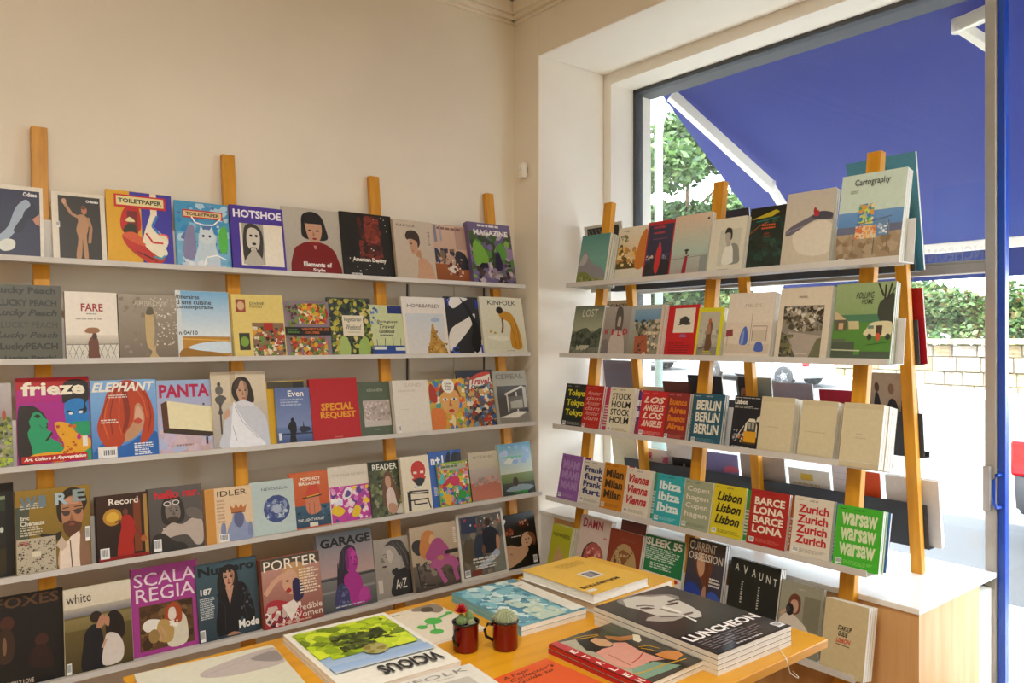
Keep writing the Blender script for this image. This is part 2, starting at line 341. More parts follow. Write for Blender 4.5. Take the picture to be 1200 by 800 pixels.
# ------------------------------------------------------------------ the covers
# (px_left, px_right, top row at the left edge, options, label, cover colour, artwork)
M_, B_, G_ = 'magazine', 'book', 'travel_guide'
WALLRACK = [
 [ # top shelf
 (-8, 52, 214, dict(t=.010, n=2), 'navy magazine with a pale dancing figure inside white border', 'e6dfd0',
  'R 6 6 93 94 23264a|B 9fb0c4 10 30 30 45 45 70 65 82 75 74 62 66 52 46 38 34 20 22|B 121a38 40 40 60 60 80 78 88 60 70 55 55 38|B dfe0d8 8 20 25 28 42 26 40 16 20 12|P c88a72 78 56 92 64 92 48 84 50|T 60 86 88 92 eee B Odiseo'),
 (63, 126, 223, dict(t=.016, n=1), 'white-bordered magazine with a man raising one arm on black', 'e4dccb',
  'R 12 8 91 95 2c2722|B b98a62 42 10 47 35 44 48 48 60 47 68 56 70 62 68 68 62 66 48 63 38 65 10 57 10 55 36 52 10|L b98a62 6 48 66 36 70 24 84|E 23 87 4.5 4 c89878|E 60 76 5.5 6 b87252|L b08058 6 66 66 72 52 68 30|E 59 80 5 3 6a3c22|T 64 87 88 91 eee B Odiseo|C 7 50 14 58'),
 (127, 205, 221, dict(t=.012), 'yellow and blue magazine with huge red lips squeezing toothpaste', 'e2a90a',
  'R 52 0 99.6 99.6 3b34a8|R 35 82 65 99.6 3b34a8|R 66 70 76 99.6 f3e6c8|B c4160e 20 60 26 76 40 82 48 80 50 50 30 44 22 48|R 30 44 46 74 7a1a1a|B 2a2a14 24 46 30 56 42 56 42 44|B e9dfa8 28 60 34 66 42 60|B c2281a 22 42 40 46 58 34 70 28 86 14 70 4 50 12 30 26|B d85a30 22 42 40 46 56 34 60 28 40 32|P f1e8cf 66 72 76 76 70 55 80 48 92 40 90 30 70 24 52 34 56 48|B f1e8cf 70 36 84 42 92 36 88 28 90 20 80 15 68 20 56 30|L cc1820 3 58 46 68 34 84 34|L 2f7ac2 4 76 70 68 56 78 46 90 42|B e86a52 76 46 90 46 92 38 84 42|B e9e0c0 76 44 88 44 92 37 84 40|L 2fa0b8 3 68 16 80 13 86 18|B 3a0c10 40 22 60 14 76 8 60 16|R 12 78 90 95 cc1c1c|R 15 81 87 93 ead9a0|T 18 84 84 90 1d3a24 B TOILETPAPER'),
 (208, 272, 234, dict(t=.010, gl=1), 'shiny plastic-wrapped blue magazine with a white kitten', '4f9fd0',
  'R 2 2 98 55 7bb8dc|N 60 9 8fc4e4,6aa6d4,b8d8ec,5c7cb8,3f8fce 2 2 98 98|B 8a8ab0 12 20 20 60 34 62 34 20|B c9dce8 34 12 40 36 42 52 52 58 62 58 74 52 72 36 78 12|E 56 50 15 11 d7e4ec|P d7e4ec 43 56 46 66 52 58|P d7e4ec 60 58 67 66 70 55|E 50 51 2.4 2 35506a|E 62 51 2.4 2 35506a|P c89 55 47 58 47 56 45|B 5fbf5a 80 30 80 60 94 66 94 32|N 16 8 e8eef4,d3dcec 10 4 90 16|R 14 76 88 88 c8443c|R 16 78 86 86 e8c8a0|T 20 79.5 82 84.5 5a5a2c B TOILETPAPER|L fff 2.5 30 78 36 70 52 67 70 68 84 78|L fff 2.5 48 6 54 20 74 24 90 18'),  # white arcs are ring-lamp reflections on the wrapper, drawn into the artwork
 (274, 337, 239, dict(t=.008, n=2), 'violet magazine with a black and white portrait on cream', '4a35a0',
  'R 16 12 96 74 efe8d8|R 20 14 60 74 a9a69c|B 3a3836 22 20 24 66 40 74 56 64 58 40 50 18|B d5d0c6 28 42 30 64 42 68 52 60 50 40 40 32|E 36 56 3 2 222|E 46 56 3 2 222|E 41 44 4 2 333|L 222 2 28 20 34 38 44 38 52 20|B bbb5aa 22 14 36 34 44 34 56 14|T 6 82 96 94 f4f0ff B HOTSHOE'),
 (336, 405, 241, dict(t=.008), 'grey magazine with a black-bobbed woman in a red sweater', 'b7b0a4',
  'R 0 0 99.6 99.6 b0a99e c0baae|B 7c0f16 14 1 15 36 26 46 40 51 62 51 80 44 89 30 90 1|B 1a1a1c 31 74 34 90 50 96 66 90 73 72 74 56 50 54 32 58|B c79a80 38 72 40 82 62 82 66 70 62 56 56 50 52 40 48 50 42 56|R 38 78 66 86 1a1a1c|E 45 68 3 1.3 222|E 58 68 3 1.3 222|P a87860 50 68 54 60 49 60|E 52 56 4 1.6 8c2020|R 46 46 60 51 8a141b|T 30 15 78 22 f3eeea Bc Elements of|T 45 7 66 13 f3eeea B Style'),
 (405, 465, 247, dict(t=.010, n=2), 'black magazine with red smoke over a starry sky', '16140f',
  'N 90 8 5a1e14,3c1610,7a2a1c,48170f,2c120c 32 28 78 97|N 50 8 9a3a26,82301f,6a2418 44 52 74 94|N 20 1.6 e8e0d0 4 4 96 96|T 17 25 82 33 f3eee2 B American Destiny|C 12 2 32 9'),
 (467, 513, 256, dict(t=.014, n=3), 'beige magazine with a bare-shouldered boy looking down', 'cbbba6',
  'R 0 0 99.6 99.6 c2b39f cfc2b0|B c89c7c 52 0.5 54 20 56 36 70 40 88 30 96 10 96 .5|P b98a6a 52 42 66 38 64 52 52 52|B c49878 36 66 40 74 56 72 58 56 52 46 42 46 38 56|B 3a2a20 28 74 34 82 50 84 62 78 64 64 58 56 56 66 40 70 32 68|E 42 62 2.4 1.3 332|L a86050 2 42 51 47 50|T 8 89 56 93 6e4a3a n KINFOLK|K 86 60 92 84 6 8a7a6a'),
 (513, 553, 262, dict(t=.006), 'magazine cover showing a cluttered sunlit living room', 'b88a68',
  'R 0 0 99.6 34 8a4a1e a55c28|R 0 34 99.6 99.6 c9a58e d8b8a2|R 66 60 99 99 b89888|N 30 9 3a3a48,28406a,5a4030,806a50 2 34 60 60|B 26262c 60 30 64 56 90 52 99 28|E 46 40 14 10 c0a08a|E 52 26 13 7 e6e0d4|N 22 6 a04a28,e0c8a8,642c1a 34 14 80 44|R 4 70 12 99 8a8a9c|R 20 72 26 99 a8a0a8|K 14 89 94 96 1 8a6458'),
 (556, 606, 259, dict(t=.012, n=3), 'purple and green city magazine with a palm garden', '6f5f88',
  'N 110 13 7a6a98,5a8a42,8ab04a,46602e,9a84a8,3c4a2c,b8a8b8 1 12 99 86|B 7cb43c 6 40 10 70 30 62 40 40 22 30|B 5e9a3a 60 50 70 70 84 60 80 44|N 40 8 4a3a3a,2c2430,8a7a80,c8b8c0 10 2 96 36|B 2c2440 56 26 58 50 66 54 72 30|T 12 80 92 89 f0ece8 B MAGAZINE|K 22 91 88 97 1 e4e0e0'),
 ],
 [ # second shelf
 (-8, 74, 332, dict(t=.012), 'dark olive magazine covered in rows of black lettering', '565546',
  'T 4 86 92 97 24231b B Lucky Peach|T 8 72 93 81 24231b B LUCKY PEACH|T 4 57 93 68 24231b Bi Lucky Peach|T 12 44 93 52 3a392e n LUCKY PEACH|T 6 29 93 39 24231b bi Lucky Peach|T 10 14 93 25 24231b B LuckyPEACH|T 16 2 90 9 24231b B Lucky Peach!'),
 (78, 140, 341, dict(t=.010, n=2, sc='7a2a26'), 'white magazine with a person carrying fruit on the head', 'ece4d8',
  'R 0 0 99.6 30 a9a59a|R 0 25 99.6 38 b3ab9d ddd4c6|R 0 1 99.6 24 d9d4c8|L 4a4a48 1.2 0 24 99 25|L 555 .8 0 1 12 24 24 1 36 24 48 1 60 24 72 1 84 24 96 1|L 555 .8 0 24 12 1 24 24 36 1 48 24 60 1 72 24 84 1 96 24|L 555 .8 0 12 99 12|B 6a3a28 42 2 42 18 42 28 50 36 60 32 62 14 62 2|E 54 36 5 5 4a2a20|B 9a6a42 36 42 42 48 60 48 64 43 52 40|T 30 72 72 83 a01c22 b FARE|K 40 66 62 69 1 999|K 20 58 84 62 1 b5aea4'),
 (141, 210, 344, dict(t=.012, n=2), 'brown-grey magazine with one fish on a salted board', '8f8474',
  'R 0 0 99.6 99.6 77695a a59a8a|N 120 2 d8d0c4,c4baa8,e8e2d8 52 20 99 96|N 30 5 9a8c7a,857766 2 2 50 96|B c2a878 46 22 44 50 46 74 56 80 64 66 64 36 60 14 66 4 50 5 54 14|B 8a8276 58 20 60 50 58 74 64 62 64 36|B 5f5848 46 70 50 80 58 79 58 70|T 26 83 84 90 c8bfb0 n AMBROSIA'),
 (209, 272, 340, dict(t=.012, n=1), 'magazine with a blue lagoon landscape under pale sky', 'd9dfe2',
  'R 10 33 99.6 99.6 dfe8ee 79b4de|R 10 1 99.6 33 c08a2e b8842c|B 9a6c1c 10 16 40 14 70 10 99 4 99 1 10 1|B cfe0ee 20 18 50 25 99 26 99 10 60 12 36 14|L 8a5a1c 1 10 33 99 34|L e0b050 2 10 30 99 28|T 2 88 44 94 333 b Itineraires|T 2 80 66 87 333 b d une cuisine|T 2 72 70 79 333 b contemporaine|T 4 36 38 42 333 b n 04/10'),
 (276, 337, 344, dict(t=.010, n=2, bk=1), 'yellow cookbook with small framed food photos', 'e2cc78',
  'R 8 72 26 92 9a4a38|E 17 82 7 7 d8b088|R 10 14 30 40 3a3a30|E 20 27 8 8 7aa03a|R 36 2 98 56 8a6a52|N 120 6 c0392b,d8d0b8,6a8a3a,3a2a22,d89a3a,a8442c,e8dcc8,50602c 36 2 98 50|R 58 44 76 56 b02a24|T 34 84 62 88 6a6a58 n DIVINE|T 34 79 58 83 6a6a58 n FOOD'),
 (336, 390, 352, dict(t=.016, bk=1, sc='e08a1e'), 'vegetable cookbook with dark title band across grilled dishes', '8a7a88',
  'E 66 78 32 19 b02c28|E 64 78 26 15 d8c8a8|N 170 6 d8b02c,c0402a,6a9a38,e8dcc0,8a3420,e07a20,4a6a28 32 60 92 96|N 170 6 d8b02c,c0402a,6a9a38,e8dcc0,8a3420,e07a20,4a6a28 10 2 90 36|N 40 5 7aa040,5a3a2a 4 30 30 96|R 0 40 99.6 54 1e1a1a|T 36 48 96 52.5 c86a2a B VEGETABLES|T 44 42 74 46.5 c86a2a B ON FIRE|K 6 42 32 50 2 5a8a3a'),
 (389, 440, 348, dict(t=.014, bk=1, sc='36505a'), 'cookbook with a torn paper label over green vegetables', '3c4a44',
  'N 260 7 8a9a3a,c0b84a,4a5a3c,2a3038,6a7a30,d8c888,2c3a3a,b0a040 2 2 98 98|B a8c070 20 2 22 30 34 34 44 20 40 2|B 9ab862 64 2 66 26 84 34 90 10|R 30 36 78 70 e6e0cc|T 34 58 74 67 3a3a2c ni Vegetarian|T 38 46 72 55 3a3a2c ni Weekend|L 9a9484 1 40 42 70 42'),
 (438, 478, 357, dict(t=.016, bk=1, back=.0), 'small yellow and blue fish-counter cookbook', 'ccd6a8',
  'R 0 1 99.6 22 2a4a9a|R 52 84 99 99 1c2c74|N 12 5 3a5ab0,5a8ad0 0 60 24 96|R 4 14 40 20 dde4e0|R 66 12 98 18 dde4e0|L 2a3c50 1.6 14 34 14 20|L 2a3c50 1.6 38 36 36 20|L 2a3c50 1.6 60 38 60 20|L 2a3c50 1.6 84 36 82 20|T 18 64 78 71 1f2430 ni Portuguese|T 24 55 70 62 1f2430 ni Travel|T 22 46 68 53 1f2430 bi Cookbook|K 24 40 74 43 1 556'),
 (477, 528, 347, dict(t=.012, n=2), 'white magazine with a golden sandcastle tower', 'e8e2dc',
  'R 6 1 94 72 dcdad8 cfd8e2|B a8bcd8 62 60 72 66 84 62 76 58|P c09444 48 1 50 14 56 24 60 40 64 54 67 56 70 44 76 32 84 26 92 14 97 1|N 60 4 8a6420,d8b060,a87c30,c89a48 50 1 96 22|N 22 3 8a6420,d8b060,a87c30 60 22 76 44|T 12 82 88 88 6a625c n HOP&BARLEY'),
 (528, 573, 347, dict(t=.012), 'magazine with curved black and white abstract bands', '2a2c30',
  'B e9e6e0 1 30 14 48 50 62 74 72 72 60 50 40 24 22 2 8|B e9e6e0 8 92 20 99 60 98 44 90 20 80|B dcdad6 62 1 74 20 96 30 98 20 84 2|B 101214 40 99 62 80 80 50 84 20 70 4 58 20 66 50 56 76|T 80 80 97 96 3344b8 B K|T 2 84 16 97 3344b8 B Y|T 6 4 24 16 3a58c0 B C|T 82 2 96 18 3344b8 B I'),
 (569, 619, 347, dict(t=.014, n=2), 'pale magazine with a person in ochre robe bending down', 'dfdcc8',
  'R 8 10 92 84 d8d8c4 e0deca|B c8902a 40 74 46 62 56 60 66 50 62 30 66 12 88 12 86 40 80 58 70 72 54 76|L a87420 2 76 62 82 40 82 14|L a87420 2 66 56 72 36 74 14|L 7a4a2c 4 48 64 48 50 44 38|E 44 77 8 6 2a2420|B e9e8d8 10 30 30 34 60 30 44 24|E 18 40 3 2 c8a03a|E 28 38 3 2 a8a060|T 18 86 84 94 2c2a24 n KINFOLK|K 50 6 72 8 1 999'),
 ],
 [ # third shelf
 (-8, 16, 449, dict(t=.010), 'magazine with a green hedge garden and stone path', '8c8c7c',
  'R 0 60 99.6 99.6 a89c9c c0b8b8|N 90 16 7a8a3a,5a6a2c,9aa048,3c4a22,a8b850 2 4 98 62|N 20 12 c0b4a8,a89c90 10 14 70 34|N 16 14 b8d03a,a8c030 2 2 98 14|E 60 62 10 6 a8503a'),
 (21, 108, 443, dict(t=.008, gl=0), 'pop-art magazine with green and blue faces on magenta', 'a8168a',
  'R 0 82 99.6 99.6 b8141c|R 0 72 60 86 b4127e|B 241c1a 2 4 2 62 12 68 26 66 40 52 38 30 26 20 24 4|P 1a7cc8 66 44 64 60 66 76 80 84 99 78 99 44|B 211a1a 62 72 64 92 80 97 99 92 99 74 94 68 96 60 90 56 92 72 76 74 66 70|L 111 2 68 60 78 58|L 111 2 84 60 94 62|E 73 57 3 1.6 e8e8e0|E 87 58 3.4 1.6 e8e8e0|P 1a9a68 22 60 27 61 32.5 59 36 54.6 42 50 41.5 48 39 46.6 40 44 38 42.6 41 41 40 39 45 38 47 35 44 31 46 29 51 27 60 22 61.5 18 59 12 44 10 20 10 19 21 14.5 33 14 38 18 44 16 50|P 241c1a 23 56 28 53 32 55 30 57.5 26 58|P 241c1a 36 27 41 28 47 35 46 37.5 42 33|L 241c1a .8 38 43 41 43.4|L 0c6a44 1 30 46 33 42 36 41|R 74 30 99 47 1a9a68|B e2a216 18 12 36 14 58 14 62 22 54 34 50 46 58 48 72 44 80 34 99 26 99 16 86 10 70 4 50 2 30 6 16 6|N 16 3.5 a8441c,c05a1a 52 10 80 44|B c01c88 80 30 84 34 86 28 82 26|B 1a9a68 84 6 99 16 99 2|R 88 18 95 30 e8e4dc|R 5 3 94 11 b8141c|T 8 4.5 92 9.5 f4efe6 Bi Art, Culture & Appropriation|T 7 79 94 95 f4ecd8 B frieze'),
 (109, 187, 446, dict(t=.010), 'sky-blue magazine with red hair covering a face', '7aaee0',
  'R 0 0 99.6 99.6 3a78c4 86b8e8|B 1f62b0 2 1 4 12 20 22 46 16 74 28 98 30 99 1|B c0906c 44 22 46 50 52 70 76 72 80 48 72 32 60 24|B b8401c 14 22 8 42 18 66 26 86 44 98 66 98 84 84 94 60 94 36 84 22 72 16 74 30 80 50 74 68 66 66 62 46 50 32 46 20 30 12|L 8a2c12 2 44 96 34 80 28 56 30 30|L d0602c 2 36 90 22 66 18 44 24 26|L 8a2c12 1.6 30 86 18 60 14 40|L d0602c 1.6 50 94 42 70 40 44 44 30|L 7a2410 2.4 54 94 52 70 50 46 46 32|L 8a2c12 2 74 92 86 74 90 52 84 30|L d0602c 1.6 66 92 80 72 84 50|B 8a2c12 52 94 58 62 55 44 50 36 49 60 47 88|B d6a88c 64 48 68 64 74 62 78 48 72 42|B c04a3a 62 46 70 50 76 46 70 42|R 8 2 36 16 e8e4dc|C 14 3 34 13|K 62 2 92 18 6 e8ecf4|K 26 76 60 81 2 e0d0c8|K 14 44 44 50 2 e8d8d0|T 2 85 98 97 f0ece4 Bi ELEPHANT'),
 (187, 257, 446, dict(t=.008), 'pastel sky magazine with a blank billboard', 'b8b8d4',
  'R 0 0 99.6 50 c8a8a8 b8b0cc|R 0 50 99.6 99.6 b8b0cc 9ab8de|N 40 14 d0b8c0,c8b4cc,b0b8d8 2 2 98 50|P 5a3420 6 68 16 72 18 28 8 32|P e8e0b8 16 72 98 60 94 24 18 34|P 3a2a1c 8 32 18 35 94 26 94 22 84 20 8 29|R 78 10 82 20 4a3020|R 76 64 79 67 332|K 28 8 58 12 1 9a7a7a|T 4 76 88 94 b81a50 B PANTA'),
 (252, 317, 436, dict(t=.008, back=-.010), 'magazine with a woman wrapped in a draped white cloth', 'd8cdb8',
  'R 0 40 99.6 99.6 cfc0a4 d9cdb4|R 34 60 44 99 c2b090|R 0 1 99.6 60 a8a09c cabfac|B c8ccd8 14 1 16 22 22 40 34 56 48 60 66 60 84 50 96 36 99 14 98 1|B e8eaf2 30 1 30 20 38 60 44 50 60 30 76 16 90 1|L 9aa0b4 1 40 54 52 34 78 12|L 9aa0b4 1 34 30 40 10|B 2f2824 36 72 40 86 52 93 66 90 74 76 76 60 66 58 58 56 44 60|B c09a80 44 76 48 86 56 88 63 84 66 72 60 60 54 58 48 64|B a47c64 58 86 64 82 66 72 60 60 56 59 61 70|L 3a2a22 .8 48 77 53 77.6|L 3a2a22 .8 59 77.6 64 77|E 51 75 2 1 222|E 61 75 2 1 222|P 9a705a 56 75 59 68.5 54 68.5|E 57 65 3 1 a04a42|B 463a32 40 80 46 90 56 92 52 86 46 76|B c8a088 18 44 28 52 32 46 22 38|B d8d8e2 40 58 56 62 76 56 60 54|B 5c5a58 6 66 16 70 26 66 20 60 16 54 18 46 10 46 14 56 8 60|E 14 76 7 6 6a6864|E 14 84 3 3 4a4844|L 4a4844 3 14 60 14 20'),
 (317, 362, 447, dict(t=.006), 'yellow magazine half hidden with a crest and dark strip', 'd0a418',
  'R 70 1 99 99 2a2c2e|R 2 88 70 99 4a4638|B e8e4d8 18 40 22 62 40 64 44 44 30 36|B 3a62a8 22 44 26 58 38 60 40 46 30 40'),
 (326, 368, 455, dict(t=.007, back=-.009), 'blue seaside magazine with a lone silhouette', '6a7cac',
  'R 0 0 99.6 30 3c5080 6a80b0|R 0 30 99.6 99.6 7a8cb8 5a6ea4|P 23283c 60 24 66 30 72 30 74 40 76 30 90 28 96 22 70 18|R 4 16 99 19 2a3450|B 15161c 34 1 36 20 30 30 40 40 52 38 54 24 50 14 52 1|E 44 42 5 4 15161c|R 4 8 12 20 e0e4e8|K 14 66 80 80 3 a8b4d0|T 36 84 80 95 f4f0e6 b Even'),
 (368, 424, 444, dict(t=.010, n=2, sc='8c0f16'), 'plain red magazine with two yellow words', 'b3121b',
  'T 20 48 88 60 e0a020 B SPECIAL|T 18 34 92 46 e0a020 B REQUEST|K 44 3 64 6 1 d8746c'),
 (424, 465, 448, dict(t=.009), 'grey-green magazine with a square pale blossom photo', '566452',
  'R 12 18 88 66 b4a8a4|N 80 6 c8bcb8,a89890,d8ccc8,988c88 12 20 88 64|R 12 18 88 28 c4bcb8|T 26 82 70 87 b0b4a4 n KENNEN|K 38 10 62 12 1 8a947e'),
 (465, 507, 446, dict(t=.012, n=3), 'blank off-white magazine with faint pale title', 'ddd7cd',
  'T 34 87 80 94 bdb5a8 n SAND|K 14 75 64 82 1 cdc6ba|L c0b8ac 1 18 46 40 46|C 8 4 14 18'),
 (507, 550, 445, dict(t=.010, back=-.013), 'film magazine with a painted face in bright brush strokes', 'c8a23c',
  'N 140 9 d8c030,3a9a8a,d8582c,e8dcc0,4a7ac0,b83a30,7ab04a,e0a030 1 1 99 99|B a8341e 1 60 4 92 18 80 20 56|B d87a34 1 2 2 40 22 44 40 34 34 4|B d8a45a 28 60 34 78 58 84 76 74 80 50 70 32 64 14 56 14 52 30 36 38|B 7a3a20 26 66 34 88 56 92 76 84 84 64 74 76 56 80 38 74|E 42 60 7 3 f0e8d8|E 66 60 7 3 f0e8d8|E 42 60 3 3 2a3a6a|E 66 60 3 3 2a3a6a|P b8602c 54 60 60 46 50 46|B b02c28 48 38 56 41 64 38 56 34|B e8d8a0 54 20 58 30 64 20 60 2|E 53 87 17 15 efeae0|T 44 89 62 93 3a3a3a b Little|T 43 83.5 62 87.5 3a3a3a b White|T 46 78 60 82 3a3a3a b Lies'),
 (542, 584, 434, dict(t=.010), 'comic-style magazine crowded with red and blue figures', '6a5a58',
  'R 0 86 99.6 99.6 2c3442|N 210 8 b83a2c,3a5a8a,d8843a,e0d4b8,2c3442,7a9ab0,8a4a30,c8a050 1 1 99 88|B c8483a 34 84 60 94 90 96 88 88 60 84|P e4dccc 30 66 92 78 92 92 34 82|T 36 74 90 86 b83a3a Bi Travel|T 34 66 78 73 30343c Bi Diary'),
 (584, 623, 435, dict(t=.009, n=2), 'grey design magazine with a photo of a white pavilion', 'a29e90',
  'R 8 4 96 72 4c4a46|P 8a8478 8 4 96 4 96 22 8 16|P d8d4c8 30 54 84 68 84 72 30 58|P c0bcb0 84 30 94 30 94 68 84 70|P e4e0d4 10 14 60 24 92 22 60 12|R 34 24 38 56 d8d4c8|R 62 24 66 60 d8d4c8|R 38 28 84 52 6a665e|P b0aca0 44 30 80 30 80 46 44 42|T 8 85 90 94 6c6a62 n CEREAL'),
 ],
 [ # fourth shelf
 (-16, 18, 568, dict(t=.010), 'dark magazine with green lights and a red spot', '1c1a14',
  'R 2 70 80 82 2a3a24|R 2 82 70 86 8a9a7a|E 20 66 14 7 9c2a24|R 70 2 98 98 0e0c0a|E 56 50 7 3 c8d0c8|R 2 4 70 30 33280f'),
 (19, 108, 576, dict(t=.010, n=3), 'magazine with a bearded man in glasses on gold', '8a6a1e',
  'R 0 0 99.6 99.6 6a5a28 9a781e|R 0 30 18 80 4a5040|B 241a12 54 72 58 88 72 98 90 94 96 80 92 70 84 60 60 56|B b07a58 60 70 62 82 76 88 88 80 90 62 84 48 74 40 64 46|B 5a3620 62 54 64 44 72 36 82 40 88 52 80 56 72 58 66 56|E 74 53 4 1.6 8a4438|P 8c5c40 74 66 78 57 71 57|L 2a1a10 1.4 62 73 71 74|L 2a1a10 1.4 78 74 89 74|B c89070 64 80 70 86 84 84 84 78 72 78|L 1a1a1a 2 60 69 72 69|L 1a1a1a 2 76 69 90 71|E 67 67 5 3.4 4a3a30|E 83 68 5 3.4 4a3a30|B c9a48a 56 1 58 28 70 34 84 30 86 1|P e6d4c4 56 1 58 36 66 30 72 38 84 44 86 30 84 1|L 5a4030 1.6 71 34 73 1|B 8a6650 84 1 86 44 94 34 99 10 99 1|P c8b4a0 52 30 60 40 68 28 60 22|B 2a2418 30 46 50 44 60 46 56 36 44 36|R 1 1 52 42 b9ae98|N 150 1.6 4a4436,6a6250,3a3428 2 2 51 39|R 20 20 32 26 d8d0b8|K 4 34 20 39 3 a03a30|K 6 76 44 84 3 c8c8bc|K 6 44 36 56 4 c8c0a8|C 92 30 98 48|T 6 64 18 69 dcd6c4 B Eric|T 6 57 38 63 dcd6c4 B Chenaux|T 6 78 28 92 6c7f88 B W|T 30 78 40 92 6c7f88 B I|T 52 78 70 93 a9c0cc B R|T 76 80 94 95 8ea0a0 B E'),
 (115, 177, 582, dict(t=.012, n=3), 'small magazine with a figure in red beside a gold disc', '261409',
  'R 0 0 99.6 99.6 1a0d08 3a1c0c|R 70 10 84 90 7a3a14|R 90 4 97 96 a8823a|B a81e14 38 4 40 30 46 50 44 62 56 68 68 62 72 44 68 28 66 4|E 30 66 18 13 b8862a|E 30 66 12 8 d8ac3c|L 7a4a22 4 48 60 34 58|E 55 72 5 5 6a3a2a|E 88 28 6 5 a85a2c|L 8a2018 3 70 50 84 32|R 2 2 98 7 8a1410|C 5 5 22 21|T 24 84 80 94 ece4d8 b Record'),
 (177, 240, 573, dict(t=.012, n=3), 'grey magazine with a swimmer in goggles and red title', '4b4744',
  'R 0 0 99.6 99.6 4a4542 5c5754|B 2c2826 22 56 26 78 40 86 58 82 66 60 60 44 30 42|B 7d736c 30 58 32 74 44 80 54 74 58 56 50 46 38 46|E 34 74 7 4 d8d0cc|E 50 75 7 4 d8d0cc|B 3c302a 34 52 36 46 46 43 54 50 46 54|L 2a2422 1 36 66 42 67|L 2a2422 1 48 67 54 66|E 40 63 2.4 1.2 1a1614|E 51 63 2.4 1.2 1a1614|P 5c524a 45 63 49 56 42 56|E 34 74 5 2.6 3c3a3a|E 50 75 5 2.6 3c3a3a|L d8cac0 2 24 36 44 42 62 38|L 8a7c74 1.5 30 28 60 32 92 24|B b8aaa0 20 30 40 44 60 40 80 48 98 42 98 10 84 6 70 22 50 24 30 22|B 2e2a28 2 2 6 26 24 30 44 16 60 12 64 2|B 6a625c 68 62 84 64 98 56 98 44 74 50|C 6 4 20 22|T 10 82 96 95 c62430 B hello mr.'),
 (243, 298, 574, dict(t=.010, n=3, sc='c8872e', bgs='c8872e'), 'peach magazine with an engraved king wearing a crown', 'dfc39e',
  'R 0 0 20 99.6 cc9040|R 20 0 99.6 99.6 e0c4a0|B 8a96b8 44 2 46 26 54 38 58 50 68 54 80 48 84 34 94 26 98 2|B 5c6288 60 32 60 48 70 54 80 46 78 30 70 24|P b8703c 54 52 52 66 60 60 64 68 70 60 76 68 80 60 88 66 84 52|L 6a3a20 2 54 52 84 52|B 7a86ac 30 14 32 34 40 34 40 12|B 7a86ac 88 10 90 30 97 30 97 8|K 24 34 42 78 7 b8987a|C 26 2 46 16|T 26 84 90 94 2c241c n IDLER'),
 (296, 348, 566, dict(t=.010, n=1), 'pale blue magazine with a dark blue moon circle', 'b9cac8',
  'E 58 46 30 26 3c4c84|N 50 6 b9c6d0,8a9ab8,5a6aa0 34 28 82 64|E 58 46 10 9 a9b6cc|T 26 82 86 87 5a6a74 n NEVOAZUL'),
 (343, 391, 555, dict(t=.008, bgs='e8dcd0'), 'orange magazine with a bearded sailor in a hat at sea', 'c4582a',
  'R 2 34 98 98 c05020 cc6a34|R 2 2 98 40 24405a 345a70|N 30 6 2c4c66,44708a,1c3448 3 10 97 36|B c87a5a 38 30 36 44 40 54 66 56 70 42 72 30 60 24 46 24|B c8432c 40 56 44 72 56 78 68 72 70 56|L 3a2420 3 28 53 76 56|L e8c030 2 40 55 70 58|L 6a2c20 1 44 24 44 44|L 6a2c20 1 56 24 56 44|T 26 84 76 90 f0e4d0 B POPSHOT|T 22 76 74 82 f0e4d0 B MAGAZINE|T 14 12 78 17 e0e0d8 bi THE LIGHT HOUSE|R 42 2 62 9 e0d8cc'),
 (389, 437, 548, dict(t=.009, n=1, bgs='ddd5c6'), 'literary magazine, cream above a purple abstract painting', 'ddd5c6',
  'R 2 1 98 64 c03a9a|N 80 9 a83a9a,d070b8,e8d8e0,f0c81e,5a3a8a,d898c8,e8c0d8 3 2 97 63|B e8e0e8 30 44 40 60 54 58 50 44 40 40|B 5a4a8a 36 46 44 56 52 50 44 44|B e2bf1e 2 20 10 32 24 28 34 20 20 12|B e2bf1e 50 10 60 28 72 22 66 8|N 20 7 f4eef2,e0e0ee 2 30 30 44|T 10 82 88 86 b8b0a2 n THE PARIS REVIEW'),
 (437, 477, 542, dict(t=.009, n=2), 'green magazine with a long-haired woman among trees', '4c5238',
  'N 100 10 5a6640,3c4430,78804e,2c3224,8a8a66 1 1 99 84|R 0 84 99.6 99.6 2b2e22|B 6a4a30 34 20 36 60 44 78 58 80 68 64 80 40 84 30 76 26 60 44 56 20|B c0947a 44 58 46 70 58 70 60 56 52 48|B d3c0b8 46 10 44 40 54 50 66 46 72 24 74 6 60 4|B b88c72 50 6 48 20 62 22 74 14 68 4|B c8c8c0 70 4 84 20 98 10 98 2 80 2|T 10 84 82 95 e8e8da b READER'),
 (475, 508, 536, dict(t=.010, n=4), 'cream magazine with a red mask and black lattice strokes', 'e2d8c2',
  'E 60 74 26 17 c23024|B c23024 36 60 48 52 60 46 72 52 84 62|R 42 68 54 72 e8dcc8|R 66 68 78 72 e8dcc8|B 1e1c1a 40 56 54 60 66 60 80 56 60 44|P 1e1c1a 14 4 22 4 22 34 90 34 90 30 14 38|L 1e1c1a 4 20 38 90 36|L 1e1c1a 4 20 22 88 22|L 1e1c1a 4 24 38 22 4|L 1e1c1a 4 84 22 92 4|L 1e1c1a 4 36 14 80 14|L 1e1c1a 4 36 14 36 22|C 36 42 64 46'),
 (508, 546, 530, dict(t=.010), 'blue literary journal with white title and black leaf shapes', '3461b4',
  'B 16181e 50 70 54 90 66 98 64 78|B 16181e 66 72 72 92 88 96 92 80 80 66|B 16181e 84 92 98 84 97 66 88 74|R 84 60 99 94 24242a|K 8 20 30 36 8 e8e8e8|T 6 76 44 92 f4f4f0 B n+1'),
